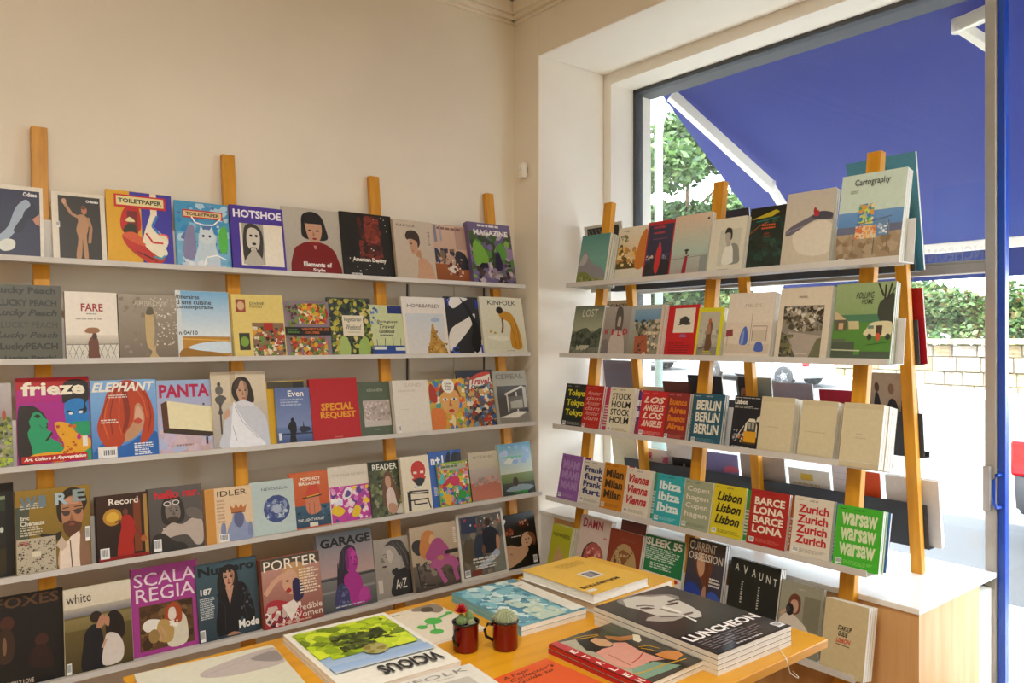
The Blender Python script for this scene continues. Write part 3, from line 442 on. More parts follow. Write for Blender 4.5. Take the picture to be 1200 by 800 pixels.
 (517, 554, 543, dict(t=.008, back=-.013), 'rainbow-coloured zine packed with tiny cartoon faces', '8aa838',
  'N 240 9 c02c38,2f9c48,e0c020,d8602c,3060b8,d88ab0,40b0b8,7a3a98,e8d8c0 1 1 96 97|E 50 56 16 12 c82c58|E 24 16 12 12 e8b038|E 70 22 13 10 3a9a4a|R 6 82 90 94 a8a890|K 12 84 84 92 1 4a6a30|R 96 1 99.6 99 1e1c1a'),
 (554, 590, 531, dict(t=.009, n=1), 'magazine with a washed-out pink and sand seascape', 'b48a78',
  'R 0 66 99.6 99.6 b8ac92 c0b498|R 0 36 99.6 66 a89a8e b4a698|R 0 0 99.6 36 c07a62 b06c5c|N 30 8 a88a80,98847c,c89488 2 30 98 46|T 14 86 84 92 8a7a66 n OCEANIC'),
 (590, 628, 521, dict(t=.009, n=2), 'magazine with a turquoise sky over a dark green riverbank', 'b8c4b4',
  'R 0 40 99.6 99.6 c4cab4 5a9ab8|N 20 12 a8b8d0,8aa8c8,d0d4c8 2 60 98 96|R 0 20 99.6 42 5a6a3a 7a8a52|R 0 1 99.6 24 2a3028 444a3c|B 8a9aa0 10 10 50 20 96 14 70 6|E 42 26 8 9 3c2c1c|N 14 6 3a8a3a 34 2 76 8|K 4 70 70 75 1 5cb87c'),
 ],
 [ # bottom shelf
 (-8, 76, 702, dict(t=.010, n=2), 'near-black magazine with a bronze title and dim figures', '120e0d',
  'E 20 70 10 8 4a2418|B 3a2418 8 30 10 60 22 66 30 50 26 30|E 68 46 10 7 42201a|B 2a1410 50 20 56 38 74 40 84 24 80 14|E 16 46 3 10 7a5a40|T 2 86 94 98 5c3c22 b FOXES|T 4 2 56 7 c8b8a8 b BROTHERLY LOVE'),
 (77, 157, 692, dict(t=.010, n=3), 'wedding magazine with a couple kissing in a meadow', 'd6cdb4',
  'R 0 72 99.6 99.6 d8cfb8 e0d8c4|R 0 64 99.6 76 5c6078 b8b0a0|R 0 0 99.6 66 4a3c1a 6a5c30|R 0 50 99.6 64 7a6c3c 8a7c50|B 15161c 24 1 26 30 30 46 42 54 52 48 56 34 56 1|E 46 62 9 7 2a1c14|B b88468 46 50 52 62 58 62 58 52 52 48|B 1c1412 60 40 62 60 74 66 86 56 88 36 78 30 68 34|B b88468 58 54 60 62 66 58 64 48|B d8cfc8 54 4 56 26 62 40 78 36 86 20 80 4|L c0a08a 4 60 34 54 24|C 2 1 9 14|T 4 82 40 93 3e362e n white'),
 (157, 236, 668, dict(t=.014, n=1, bk=1, sc='6c1a58'), 'magenta book with a red-haired ruffled figure in fields', 'a63a8e',
  'R 10 5 90 56 5a3c22|N 70 10 6a4a2a,4a3018,7a5c34,3c2816 11 6 89 55|B d8d0bc 50 6 52 34 58 42 72 42 80 30 78 6|B a8481e 46 38 50 50 62 55 72 46 72 32 64 30 52 32|B e6d8cc 52 38 54 48 62 48 64 38 58 34|B e8e4da 14 34 24 40 44 36 56 28 50 20 34 26 20 26|B b89858 34 16 38 36 54 34 60 22 54 10|L c89a80 3 40 30 48 16|L c89a80 3 36 26 40 14|E 30 20 8 8 9a7c48|N 12 4 efeae0 52 26 66 34|T 4 78 96 93 ecd8e4 n SCALA|T 6 60 94 76 ecd8e4 n REGIA'),
 (234, 306, 663, dict(t=.010, n=2), 'teal fashion magazine with a woman in black leather', '344a54',
  'R 0 0 99.6 99.6 2c3c46 3e5a66|B 0c0c10 30 4 28 20 34 50 32 58 48 68 60 70 78 66 88 44 92 20 80 8 70 24 64 8 56 1 44 4|B 16130f 34 60 36 84 48 94 62 92 68 78 66 58 60 60 50 62|L 2c3038 1 36 50 44 40 42 10|L 2c3038 1 80 56 74 36 80 20|P c09078 46 66 60 66 52 42|B c8987e 44 78 46 86 60 86 62 76 56 64 50 62|B a87860 54 86 60 85 62 76 56 64 54 64 58 72|P 9a6c56 52 77 55 71.5 50 71.5|L 1a1410 .8 45 80 50 80.4|L 1a1410 .8 55 80.4 60 80|E 48 78 2.4 1.2 222|E 57 78 2.4 1.2 222|E 53 70 3 1.2 7a2a28|N 12 3 3c4048,5a6068 70 30 88 64|B b08068 44 2 54 6 66 2|C 2 1 10 16|K 4 28 30 56 12 c4ccce|T 4 84 96 96 131a1e B Numero|T 6 60 24 68 e8e8e0 B 187|T 64 8 98 19 f2f0ea B Mode'),
 (311, 380, 657, dict(t=.010, n=5), 'fashion magazine with a blonde woman leaning on her hand', '9a5a48',
  'R 0 0 99.6 99.6 8a4438 c89888|R 0 84 99.6 99.6 5a4a38 4a4432|B c89a68 34 60 36 82 50 90 70 86 76 66 66 46 50 44|B d6a688 34 56 38 76 52 80 60 66 56 48 46 44|L d6a688 8 4 50 20 66 38 74|E 42 64 3 1.4 2a2420|E 53 62 3 1.4 2a2420|B b0282c 38 50 44 54 48 49 42 47|B 2a2450 50 60 58 66 68 54 66 36 52 34|B b02c38 2 2 4 34 22 40 50 30 60 24 64 2|N 50 7 e8e0d8,3a2030,8a1c2c,d0b8b0 2 2 62 32|P f0e8e0 30 30 50 36 58 26 44 6|K 62 40 98 78 9 efe0c8|T 4 82 96 97 f4ecdc n PORTER|T 42 18 98 27 f0e4d8 n Incredible|T 46 8 98 17 f0e4d8 n Women|K 20 2 90 6 1 d0a890'),
 (378, 443, 628, dict(t=.012, n=2), 'grey magazine with a woman lit in magenta by the sea', '8c8a94',
  'R 0 44 99.6 99.6 b89a96 75808c|R 0 0 99.6 44 4a4e4e 7a7876|R 0 40 99.6 43 3c3c40|R 0 24 99 27 8a8886|B 241c2c 28 2 30 30 36 60 42 76 56 82 68 74 62 50 50 30 40 4|B a8248c 48 58 50 72 60 78 68 70 70 56 62 44 52 46|B a8248c 42 34 46 44 64 46 74 36 76 20 84 16 88 6 60 2 52 8 48 20|B b83a9a 66 8 72 22 86 22 84 8|B 3a3c6a 24 4 28 28 40 34 50 20 46 4|N 20 3 6a6a98,4a4a78 26 6 48 30|B c83aa8 58 66 62 74 67 70 66 60 62 56|B 7c1470 48 58 50 72 54 76 54 60 52 50|L 3a0830 1 56 65.5 61 66|L 3a0830 1 64 66 67.5 65.5|E 59 63.5 1.8 .9 2a0c28|E 66 63.5 1.5 .9 2a0c28|P 8a1878 63 63 66 58 62 58|E 64 55 3 1 6a0c50|L 241c2c 2 34 60 30 30|L 3c3048 1.4 40 70 36 40 34 20|L 3c3048 1.4 46 76 42 50|T 6 82 97 94 121214 B GARAGE|K 24 3 80 6 1 b8b8c0'),
 (443, 497, 634, dict(t=.010, n=1), 'grey magazine with a black and white profile portrait', '9f978c',
  'R 0 0 99.6 99.6 958d84 a8a096|B 1c1a1a 34 1 34 24 44 40 60 46 70 44 86 42 96 26 99 1|B 383432 22 76 26 90 42 96 60 92 72 72 80 50 84 42 70 40 62 50 58 66 44 70|B a8a098 16 70 20 84 34 88 48 78 54 56 48 42 34 46 30 40 26 50 18 58 20 64|L 222 1 18 73 30 74|E 25 69 3.4 1.3 222|P 7c766e 16 70 12 60 22 60|E 20 53 5 1.6 3a3230|B c4bcb2 26 78 34 80 40 70 34 58 28 64|L 5c5854 2 50 90 66 70 70 50|L 5c5854 1.4 40 92 56 74 60 56|L 5c5854 1.4 60 88 76 66 78 48|B 24201e 34 44 38 36 48 38 46 48|R 4 10 13 32 c8c0b8|T 40 12 64 28 e8e4dc n A Z|T 50 14 54 22 e8e4dc n V'),
 (487, 545, 619, dict(t=.010, n=3), 'magazine with a blonde person in pink sitting on a chair', '9b8a78',
  'R 0 40 99.6 99.6 b09e86 c4b398|R 0 0 99.6 40 4a4038 6e6256|N 40 6 4a4238,8a8070,3a3430 2 2 98 44|B 2e2a28 2 68 6 78 20 78 22 60 12 56|B c8823e 16 60 22 84 34 92 48 86 44 70 34 62 26 48|B d8a878 36 72 40 84 48 82 48 70|B a84a84 36 44 34 62 46 76 60 76 68 62 66 44|L a84a84 7 36 62 28 50 44 46|L a84a84 7 66 66 74 50 60 44|B b05890 34 34 40 44 64 46 84 44 92 30 84 26 66 34 54 30|L b05890 8 46 38 54 20 62 6|L b05890 8 82 40 82 22 86 6|E 56 46 7 4 b88060|K 86 64 93 90 8 e8e4dc|L 1e1c1a 2 8 44 12 10 40 6|R 66 50 98 56 2a2622'),
 (542, 597, 604, dict(t=.008, n=1, back=-.034, bgs='d9d5cc'), 'white-bordered magazine with two men in a city street', 'd9d5cc',
  'R 5 5 95 95 5c5e5a|N 90 8 4a5054,6c6a60,3a4048,8a8070,7a6a58 6 6 94 94|P 7a8078 60 40 94 60 94 6 70 6|R 8 70 40 94 2e3a58|N 20 3 e8e8e8,c03a38 8 66 90 92|E 64 82 6 6 3c2a22|B 1c2230 50 38 50 66 60 74 74 74 84 62 80 38|B 2c3a4c 30 34 34 60 48 66 50 44 44 32|B a8b8d0 36 18 60 30 78 40 84 32 70 24 44 14|B 6a4c3c 46 40 50 50 54 44 52 34|B b8886a 78 40 80 60 86 56 84 40|B 5a5040 8 30 12 56 28 60 30 40 24 26|B 7a3a2c 22 6 24 14 40 14 40 6|K 26 22 84 31 2 d8d8d0|K 30 13 80 20 2 d8d8d0|C 7 6 18 16'),
 (588, 633, 606, dict(t=.010, n=2), 'black magazine with a reclining person and floating red faces', '16130f',
  'E 30 68 13 8 4a1c10|E 68 80 14 9 3c1810|N 12 4 8a3a1c,a8603c 20 62 40 74|N 10 4 8a3a1c,c09070 56 74 82 86|B c09a7c 2 22 10 40 30 44 50 38 66 42 74 30 60 16 40 8 16 4|B c8a284 58 44 64 60 80 62 90 50 80 38 66 36|B 7a4a28 76 60 90 60 96 46 90 36 86 50|E 70 50 2 1.2 222|E 78 50 2 1.2 222|E 72 43 3 1.2 8a3028|L 2a1a12 1 26 28 32 26|K 34 56 62 59 1 c8c0b8|C 84 4 94 18|E 12 90 4 3 eee|E 20 90 4 3 eee|P eee 8 89 24 89 20 84 12 84'),
 ],
]
def GUIDE(lines, c, st='B', body='eee', hd='222', y0=20, y1=88, x0=12, x1=90):
    a = 'T 40 93 60 96 %s b LOST iN|K 6 93 28 95 1 %s|C 6 4 20 13|K 24 5 94 12 3 %s' % (hd, hd, body)
    n = len(lines); st_h = (y1 - y0) / n
    for i, l in enumerate(lines):
        a += '|T %g %g %g %g %s %s %s' % (x0, y1 - (i + 1) * st_h + st_h * .12, x1, y1 - i * st_h - st_h * .06, c, st, l)
    return a
WINDOWRACK = [
 [
 (674, 707, 277, dict(t=.016, n=5), 'teal and grey landscape book with a rocky slope', '6fa69a',
  'R 0 50 99.6 99.6 74a89c 4c8a84|B 8a8a90 1 20 10 60 24 68 40 50 60 40 90 30 98 10 60 8|B b4b0b4 4 40 16 62 30 58 26 44|B 7a8240 1 1 2 24 30 26 60 14 99 8 99 1|N 30 6 8a9048,5c6434,a09a6a 2 2 90 16'),
 (716, 751, 268, dict(t=.012, n=1), 'magazine with golden mist over wheat above white strip', 'dcd6c6',
  'R 0 26 99.6 99.6 d8b478 e4dcc8|B 5c4a20 1 34 6 60 20 70 30 52 60 36 90 30 90 27 1 27|N 50 8 e8b860,8a6428,c08a40,f0d8a0 4 30 98 66|B cc7a28 70 30 80 80 99 90 99 30|N 10 6 7a7a50,9a9a70 2 70 40 96'),
 (751, 783, 261, dict(t=.010, n=1, back=-.006), 'red-bordered navy magazine with a red-coated figure', 'b8252a',
  'R 5 9 95 94 30324e|P 20222a 5 9 95 9 95 30 60 40 40 40 5 28|B cc2a2e 40 24 44 52 54 60 62 50 60 30 54 14 46 14|E 53 60 4 4 c83a34|N 12 4 c8b0a0 6 36 36 44|N 12 4 8a8aa0 66 36 94 44|R 4 1 96 7 c8442c|K 22 84 84 92 1 b83a48|K 26 76 80 82 1 b83a48|K 24 68 80 71 1 7a4a6a'),
 (783, 826, 254, dict(t=.016, n=2), 'magazine with a red-dressed dancer under a pastel sky', 'cfc6b4',
  'R 0 10 99.6 40 a8a8a0 b0b8b0|R 0 38 99.6 99.6 a9c4b8 dcc2aa|R 0 0 99.6 16 a8a49c|L 5c6a70 1 0 32 99 34|P 8c9490 80 10 99 10 99 36 80 32|B 9c1c34 34 4 36 24 40 34 46 34 46 22 44 4|E 42 40 3 3 3a2a26|L 3a2a26 2 38 34 50 36|E 42 44 6 2 2a2420|E 92 90 3 2 333'),
 (827, 868, 258, dict(t=.010, n=5), 'cream magazine with a small black and white portrait', 'dad6c4',
  'R 28 18 88 80 c8c8b8|B 8a8c84 56 20 58 46 66 54 82 50 90 30 88 20|B e4e4da 42 20 44 44 54 52 66 50 72 30 70 20|P a8a8a0 50 50 60 50 60 58 50 58|B b0aca0 44 66 46 76 58 76 60 62 54 54 48 56|B 2e2e2c 42 72 46 82 60 80 64 66 60 60 58 72 48 74|K 30 9 66 11 1 a8a494'),
 (871, 915, 245, dict(t=.012, n=2, sc='2a2c20'), 'dark jungle magazine with orange lettering and yellow slash', '1e2c26',
  'R 0 84 99.6 99.6 1a1c18|P b8a81e 3 82 70 94 80 90 60 84|N 60 10 1c3a30,24443a,142420,2c4c3c 1 2 99 80|L 2a7c74 2 20 78 80 82|L a85a28 2 4 60 30 72 50 76|K 36 64 78 73 2 c85a28|K 44 52 64 60 2 8a3c22|K 34 36 70 42 2 3a3028|K 38 3 62 6 1 c8c8b8'),
 (913, 970, 228, dict(t=.010, n=3), 'beige book with a dark plane and red flash above clouds', 'cbc1b0',
  'R 0 0 99.6 99.6 cdc2ac c6beb2|B 6a6672 4 50 20 58 50 66 74 72 99 68 99 60 70 62 50 58 30 50 10 44|B 4c4a58 56 66 74 72 98 68 96 62 74 62|B dcd4c4 20 44 44 54 70 60 99 54 98 20 40 20|L 9a94a0 1.5 4 48 20 52 44 56|E 66 70 6 4 b8303c|E 62 74 3 4 a82c3c'),
 (976, 1053, 208, dict(t=.014, n=3), 'pale book with framed maps hanging over a beach', 'c9dccf',
  'R 0 40 99.6 58 5e8cc0 6a98cc|R 0 0 99.6 42 9a8468 a89478|N 40 10 a08a6c,8c7658,b09c80 1 6 99 38|R 0 34 99.6 42 6a7088|R 32 44 56 66 a8b8c0|N 60 5 d8a048,58a878,c8d860,4888c0,e0d8a8 32 44 56 66|R 30 28 62 42 e0d4c4|N 50 4 e0a060,d87850,e8c880 30 28 62 42|R 62 30 82 46 6c8cb0|N 16 3 e8e8e8,a8c0d8 64 32 80 44|L 6a6458 1 28 12 28 28|L 6a6458 1 60 10 60 28|L 6a6458 1 80 14 80 46|L 6a6458 .8 28 44 84 50|C 8 2 18 8|K 16 78 32 82 2 a8b8ac|T 22 85 76 94 3a3a38 n Cartography'),
 ],
 [
 (666, 700, 359, dict(t=.012, n=3, sc='8a7a3a'), 'grey-green book with misty mountains and woods', '7d8470',
  'R 0 50 99.6 99.6 a8ac90 6c7666|B 4c5648 1 30 20 50 50 56 70 46 99 56 99 20 1 20|N 60 8 3a4438,2c342c,5c6454 1 18 99 48|N 30 9 6a6c60,7c7a6c 1 2 99 20|N 10 9 b8b4a0 24 12 70 22|T 30 78 82 93 d4d4c0 n LOST'),
 (701, 735, 360, dict(t=.010, n=2, sc='54587a'), 'brown-grey portrait magazine with spaced red letters', '9c938c',
  'R 0 0 99.6 99.6 847a74 aca49c|B 5c5450 44 66 46 96 62 98 70 76 68 50 60 40 52 44|B b8aca0 52 62 54 80 62 78 62 62|B c4b8b0 30 2 34 40 50 52 72 48 84 20 80 2|B 7c7470 2 2 6 30 24 34 30 4|T 10 44 24 56 b8202c B W|T 36 44 42 56 b8202c B I|T 56 42 66 54 b8202c B L|T 74 44 90 56 b8202c B D'),
 (733, 772, 358, dict(t=.022, n=2, sc='4c9c8c'), 'teal-edged thick magazine with a hill town and bathers', 'b4a48c',
  'R 0 0 99.6 99.6 8a8268 b0b8b8|R 12 66 92 92 5c8cb4 86a8c4|N 80 7 c8b8a0,7c7460,5a6048,a8987c,40402c 12 40 92 72|N 30 6 6c6450,e0d0b0 50 10 90 52|P a85a3c 24 2 20 40 56 44 66 2|E 54 7 5 4 d8c8b4|N 14 4 4c3c30 26 6 50 40|R 92 1 99.6 99 d8c4b0'),
 (777, 813, 358, dict(t=.008, n=2), 'bright red book with a cream label and tower drawing', 'c41a20',
  'R 22 48 88 94 e4dccc|N 22 5 4a4a48,6a6660 36 62 76 74|B 3c3c3a 40 66 46 76 62 78 70 68 58 64|K 42 61 74 66 1 3c3c3a|K 46 38 68 45 2 8a78b8|K 12 8 84 30 5 94141a'),
 (812, 842, 361, dict(t=.012, n=2, sc='d8c820'), 'yellow-bordered magazine with a crouching figure', 'd6d01c',
  'R 9 7 87 92 b8b4a4|N 30 9 a8a494,c4c0b0,98948a 9 8 87 60|R 9 8 87 24 8a8478|B 6c4c34 40 18 40 44 42 64 52 76 62 64 60 44 66 26 56 16|E 50 74 6 5 b8603a|B a8785c 42 50 44 66 54 66 56 50|L 6c4c34 5 52 28 30 22 16 20|K 34 8 70 16 2 c8c020'),
 (846, 900, 344, dict(t=.022, n=2), 'white magazine with blue garments on a rail', 'ddd2c4',
  'R 2 10 98 56 d9cbbb|R 2 10 98 24 cdbda9|B 4c66b4 34 24 36 42 44 50 50 40 50 24|B 7c94cc 36 24 38 40 42 44 42 24|R 60 28 90 44 c8bba8|L 5c5850 1 60 28 60 50 90 50 90 28|B 4c66b4 68 14 70 26 82 26 86 14|P 8c3c40 2 34 18 36 16 46 2 44|L 8a8074 1 6 22 6 34|L 8a8074 1 56 22 56 74|T 38 78 74 83 b4a898 n FIELDS'),
 (906, 967, 338, dict(t=.022, n=2), 'cream magazine with a leafy triangular black and white photo', 'd9cdb8',
  'R 10 4 88 75 8a8478|N 140 6 4c4638,d4ccbc,3c3628,a89c88,6c6450 10 40 88 74|P a89c90 24 40 88 34 76 4 40 4|P 5c584c 10 4 44 4 20 36 10 40|P 6a6a4c 66 4 88 4 88 32 80 30|N 50 6 6c6a48,3c3c2c,8a8660 10 4 34 36|K 38 84 60 88 1 a89c88|K 40 8 66 11 1 c8bca8'),
 (972, 1042, 333, dict(t=.012, n=3), 'green illustrated magazine with camper van and trees', '7d9c66',
  'R 0 58 99.6 99.6 86a06a 9aae7c|R 0 50 99.6 60 4c7c5c|R 0 0 99.6 50 548838|B 3c4238 74 60 76 74 86 80 99 84 99 44 84 44 80 50|L 34302c 3 84 78 84 96|L 34302c 3 88 78 94 98|L 34302c 3 82 82 72 98|L 34302c 2 92 80 99 92|P c8b48c 1 66 26 52 1 54|R 3 40 24 54 5c5848|R 10 42 18 50 c8a478|P c8bc90 26 52 44 52 46 42 28 42|B d8d0a8 56 34 58 42 68 50 98 50 98 34|R 74 34 84 46 4c3c30|R 60 42 70 46 6c8478|E 64 32 4 4 3c3c38|E 94 32 4 4 3c3c38|E 78 32 4 5 c8543c|R 1 10 40 26 4c5848|R 1 26 24 30 5c6850|L c4c8a8 2 1 16 50 15|R 50 10 99 14 4c5848|R 1 1 99 10 4c5c4c|L 2c5c2c 1 60 22 99 26|T 36 80 66 88 2c2c28 ni ROLLING|T 46 73 66 79 2c2c28 ni HOME'),
 ],
 [
 (657, 683, 449, dict(t=.010, n=1, g=1), 'black city guide reading Tokyo in yellow', '1c2622', GUIDE(['Tokyo', 'Tokyo', 'Tokyo'], 'd8d030', body='9a9a98', hd='aaa')),
 (680, 701, 451, dict(t=.010, n=2, g=1, e=(6, 'b82c5c', 'magenta')), 'red city guide reading Amsterdam in pink letters', 'b8261e', GUIDE(['Amster', 'dam', 'Amster', 'dam', 'Amster', 'dam'], 'e0a8a0', 'ni', body='c8403a', hd='d88')),
 (709, 737, 453, dict(t=.010, n=3, g=1, e=(4, 'a83a48', 'rose')), 'cream city guide reading Stockholm in black capitals', 'ddd5bc', GUIDE(['STOCK', 'HOLM', 'STOCK', 'HOLM'], '24221e', 'b', body='b8b09a', hd='333')),
 (739, 768, 458, dict(t=.010, g=1), 'blue city guide mostly hidden behind the Los Angeles one', '2a4cae', 'K 10 30 80 80 2 e8e8f0'),
 (746, 777, 457, dict(t=.010, n=1, g=1, back=-.013), 'red city guide reading Los Angeles in white capitals', 'c4242a', GUIDE(['LOS', 'ANGELES', 'LOS', 'ANGELES'], 'efd8c4', 'Bic', body='e08a80', hd='e88')),
 (776, 802, 459, dict(t=.012, n=2, g=1, e=(5, '4c7c44', 'green')), 'maroon city guide reading Buenos Aires in orange', '8c2a28', GUIDE(['Buenos', 'Aires', 'Buenos', 'Aires'], 'd87c1c', 'Bc', body='b86a58', hd='d8a')),
 (807, 843, 460, dict(t=.010, n=3, g=1), 'dark teal city guide reading Berlin in white', '1f5468', GUIDE(['BERLiN', 'BERLiN', 'BERLiN'], 'e0dccb', 'B', body='5c8c94', hd='ccc', y0=18)),
 (854, 888, 463, dict(t=.012, n=1, g=1), 'black magazine with an illustrated yellow tram', '171b24',
  'T 4 84 48 93 f0ece0 B Lisbon|K 2 95 94 97 1 c8c8c0|K 4 76 94 81 2 a8a8a0|P e0d8c0 44 24 48 48 60 58 78 58 88 46 90 24|R 54 34 84 52 3c3c38|R 58 38 66 50 a8a490|R 70 38 78 50 a8a490|R 46 10 88 34 d89c1c|R 46 10 88 14 4c3818|L e8e0c8 2 44 44 30 30 18 14|N 26 5 c8a878,e8dcc8,b86a48,8a9ab0 8 12 44 36|B d8d4c4 84 54 88 62 96 64 94 54|K 10 2 92 5 1 c8c8c0'),
 (886, 925, 464, dict(t=.017, n=4), 'plain cream magazine beside the tram cover', 'd0c4a2', 'R 1 91 99 99 c8bc9a|R 1 1 99 8 c8bc9a|K 22 46 70 48 1 b0a484'),
 (933, 975, 468, dict(t=.017, n=4), 'plain cream magazine in the middle of three alike', 'd0c4a2', 'R 1 91 99 99 c8bc9a|R 1 1 99 8 c8bc9a|K 18 45 78 47 1 b0a484'),
 (982, 1029, 471, dict(t=.020, n=5), 'plain cream magazine at the open end beside the pine leg', 'd0c4a2', 'R 1 91 99 99 c8bc9a|R 1 1 99 8 c8bc9a|K 38 50 56 52 1 b0a484|K 34 44 72 46 1 b0a484'),
 ],
 [
 (652, 676, 531, dict(t=.008, n=2, g=1, e=(5, '7a1c74', 'purple')), 'lilac city guide reading Miami in pale capitals', '8f5ca4', GUIDE(['MIAMI', 'MIAMI', 'MIAMI'], 'b08cc4', 'B', body='a884b8', hd='4c2c5c')),
 (677, 704, 538, dict(t=.010, n=1, g=1), 'white city guide reading Frankfurt in navy letters', 'd8d2c4', GUIDE(['Frank', 'furt', 'Frank', 'furt'], '24306c', 'Bc', body='a8a498', hd='334')),
 (702, 728, 541, dict(t=.012, n=1, g=1, e=(5, 'b0201c', 'red')), 'orange city guide reading Milan in black letters', 'c8821e', GUIDE(['Milan', 'Milan', 'Milan'], '3c2c18', 'B', body='a8641c', hd='432')),
 (728, 758, 547, dict(t=.010, n=2, g=1, e=(6, '4c8c68', 'sea-green')), 'cream city guide reading Vienna in red script', 'dcd2c2', GUIDE(['Vienna', 'Vienna', 'Vienna'], 'b8202c', 'Bi', body='b0a89a', hd='433')),
 (764, 796, 554, dict(t=.012, n=2, g=1), 'turquoise city guide reading Ibiza in white', '2fa5ae', GUIDE(['Ibiza', 'Ibiza', 'Ibiza'], 'e0ecec', 'B', body='8cc8cc', hd='245')),
 (796, 829, 560, dict(t=.010, n=2, g=1, e=(4, '981c38', 'crimson')), 'sage-grey city guide reading Copenhagen in cream', '9aa286', GUIDE(['Copen', 'hagen', 'Copen', 'hagen'], 'dcd8c4', 'bc', body='7c846c', hd='443')),
 (831, 868, 566, dict(t=.012, n=1, g=1, e=(5, '348c3c', 'green')), 'yellow city guide reading Lisbon in black blackletter style', 'd0c01e', GUIDE(['Lisbon', 'Lisbon', 'Lisbon'], '221e14', 'Bi', body='948a24', hd='332')),
 (874, 919, 572, dict(t=.010, n=2, g=1, e=(4, 'a85a1c', 'orange-brown')), 'brick-red city guide reading Barcelona in cream', 'a8221c', GUIDE(['BARCE', 'LONA', 'BARCE', 'LONA'], 'e8dcc8', 'Bc', body='c85c50', hd='811')),
 (925, 971, 580, dict(t=.010, n=2, g=1, e=(5, '4c68a8', 'blue')), 'cream city guide reading Zurich in bold red', 'd9d0bf', GUIDE(['Zurich', 'Zurich', 'Zurich', 'Zurich'], 'b81c26', 'B', body='aca496', hd='433', y0=18)),
 (975, 1029, 590, dict(t=.012, n=3, g=1, e=(5, '3c6cb0', 'blue')), 'bright green city guide reading Warsaw in cream', '42b02a', GUIDE(['warsaw', 'warsaw', 'warsaw'], 'd4e0b8', 'B', body='7ccc5c', hd='243', y0=16, y1=90)),
 ],
 [
 (640, 663, 613, dict(t=.010, n=5), 'small yellow-green magazine with a pink hand drawing', 'b2b42c',
  'B c4a06c 24 6 28 34 32 56 40 44 46 64 52 46 60 60 66 40 72 46 74 20 70 4|R 2 2 98 6 8a8c24|T 10 76 92 84 6c6a20 B NOWHERES'),
 (671, 706, 602, dict(t=.016, n=2), 'pale magazine with a pink speckled round face', 'd4c4bc',
  'E 54 36 36 27 5c3a30|E 56 36 32 26 b05a54|N 50 6 d08a80,943c3c,c87468,e0a89c 30 16 82 54|T 10 82 76 96 a82c48 b DAMN|T 82 70 92 74 c04848 b 64'),
 (706, 744, 618, dict(t=.014, n=2, back=-.013), 'rust magazine with hands parting pale fur', '8a3c24',
  'B b49868 8 10 14 50 30 74 56 80 82 66 92 36 88 6|B 8a5c34 34 60 44 70 60 66 60 44 50 30 40 40|B 5c3420 14 2 18 22 34 36 46 30 50 16 46 2|B 5c3420 56 2 56 20 64 34 80 30 86 10 84 2|L b07a58 4 20 20 36 30|L b07a58 4 22 12 40 22|L b07a58 4 62 30 78 20|L b07a58 4 60 20 76 10|N 24 5 6c4428,c8ac7c 20 40 84 70|K 36 82 94 88 1 8a4c3c'),
 (718, 747, 608, dict(t=.010), 'reddish-brown magazine tucked behind the fur one', '6c3a34', 'R 6 6 94 94 783e38'),
 (747, 794, 624, dict(t=.010, n=1), 'green and white magazine with rows of coloured capsules', 'dddbd2',
  'R 1 45 99 99 1c7a48|K 6 62 94 82 7 c4dccc|K 20 50 88 60 3 c4dccc|E 18 38 8 3 2c7c48|E 18 26 8 3 2c5c98|E 18 14 8 3 30508a|E 38 40 8 3 b8342c|E 38 28 8 3 7c2a40|E 62 40 8 3 2c7c48|E 84 40 8 3 b8342c|E 84 28 8 3 30508a|E 84 16 8 3 2c7c48|E 84 6 8 3 7c2a40|E 38 6 8 3 2c7c48|B b88464 46 20 50 34 60 36 64 24 58 14|B 2a2420 50 32 56 40 64 36 60 30|B 8c2c48 40 4 46 18 64 20 70 4|T 6 84 94 96 eaeae0 B SLEEK 55'),
 (797, 840, 629, dict(t=.014, n=2), 'dark magazine with brown hair falling over blue satin', '3a3a44',
  'R 0 0 99.6 99.6 222a50 4a4440|B 6c3c24 24 90 28 60 44 50 56 40 66 50 70 74 60 94|B c49878 28 70 34 84 46 80 50 62 40 54|B 24409c 2 2 4 40 30 44 52 30 60 4|B 3454b0 60 2 64 34 80 40 99 30 99 2|B b08468 48 14 50 38 58 44 62 26 58 10|L 4c6cc4 3 8 30 40 20|L 4c6cc4 3 66 26 94 20|L 5c341c 4 56 84 60 44|K 66 44 96 56 3 e0dcd4|T 4 86 76 97 ded8c8 b CURRENT|T 4 74 96 84 ded8c8 b OBSESSION'),
 (847, 905, 652, dict(t=.012, n=3), 'black magazine with widely spaced pale capitals', '1a211e',
  'B 8a8a72 10 2 20 14 44 18 60 10 56 2|T 10 84 18 94 d8d8cc n A|T 27 82 36 93 d8d8cc n V|T 45 81 53 91 d8d8cc n A|T 60 79 67 89 d8d8cc n U|T 74 78 82 88 d8d8cc n N|T 88 76 95 86 d8d8cc n T|K 26 42 30 72 9 c8c8bc|K 60 40 64 70 9 c8c8bc|K 38 16 42 34 5 c8c8bc'),
 (905, 957, 677, dict(t=.010, n=2), 'grey-green magazine with a woman holding a camera', '8a8a76',
  'R 0 0 99.6 99.6 8a8672 9c9c8a|R 60 30 96 84 7c7a66|R 60 28 96 36 a8a490|B d4ccc0 6 20 10 44 26 54 44 52 70 40 84 22 74 10 30 8|B 6c3c2c 26 62 28 78 40 84 52 78 52 60 40 54|B c49c84 30 64 34 74 46 74 48 62 40 56|E 30 60 9 9 221e1c|E 26 60 5 5 3c3c40|L c49c84 5 10 50 22 58|B b8a894 20 4 24 22 60 24 80 8 76 2|T 46 90 60 93 d0ccbc n Apart'),
 (960, 1011, 699, dict(t=.016, n=4), 'beige city handbook with black and red hand lettering', 'cbbb92',
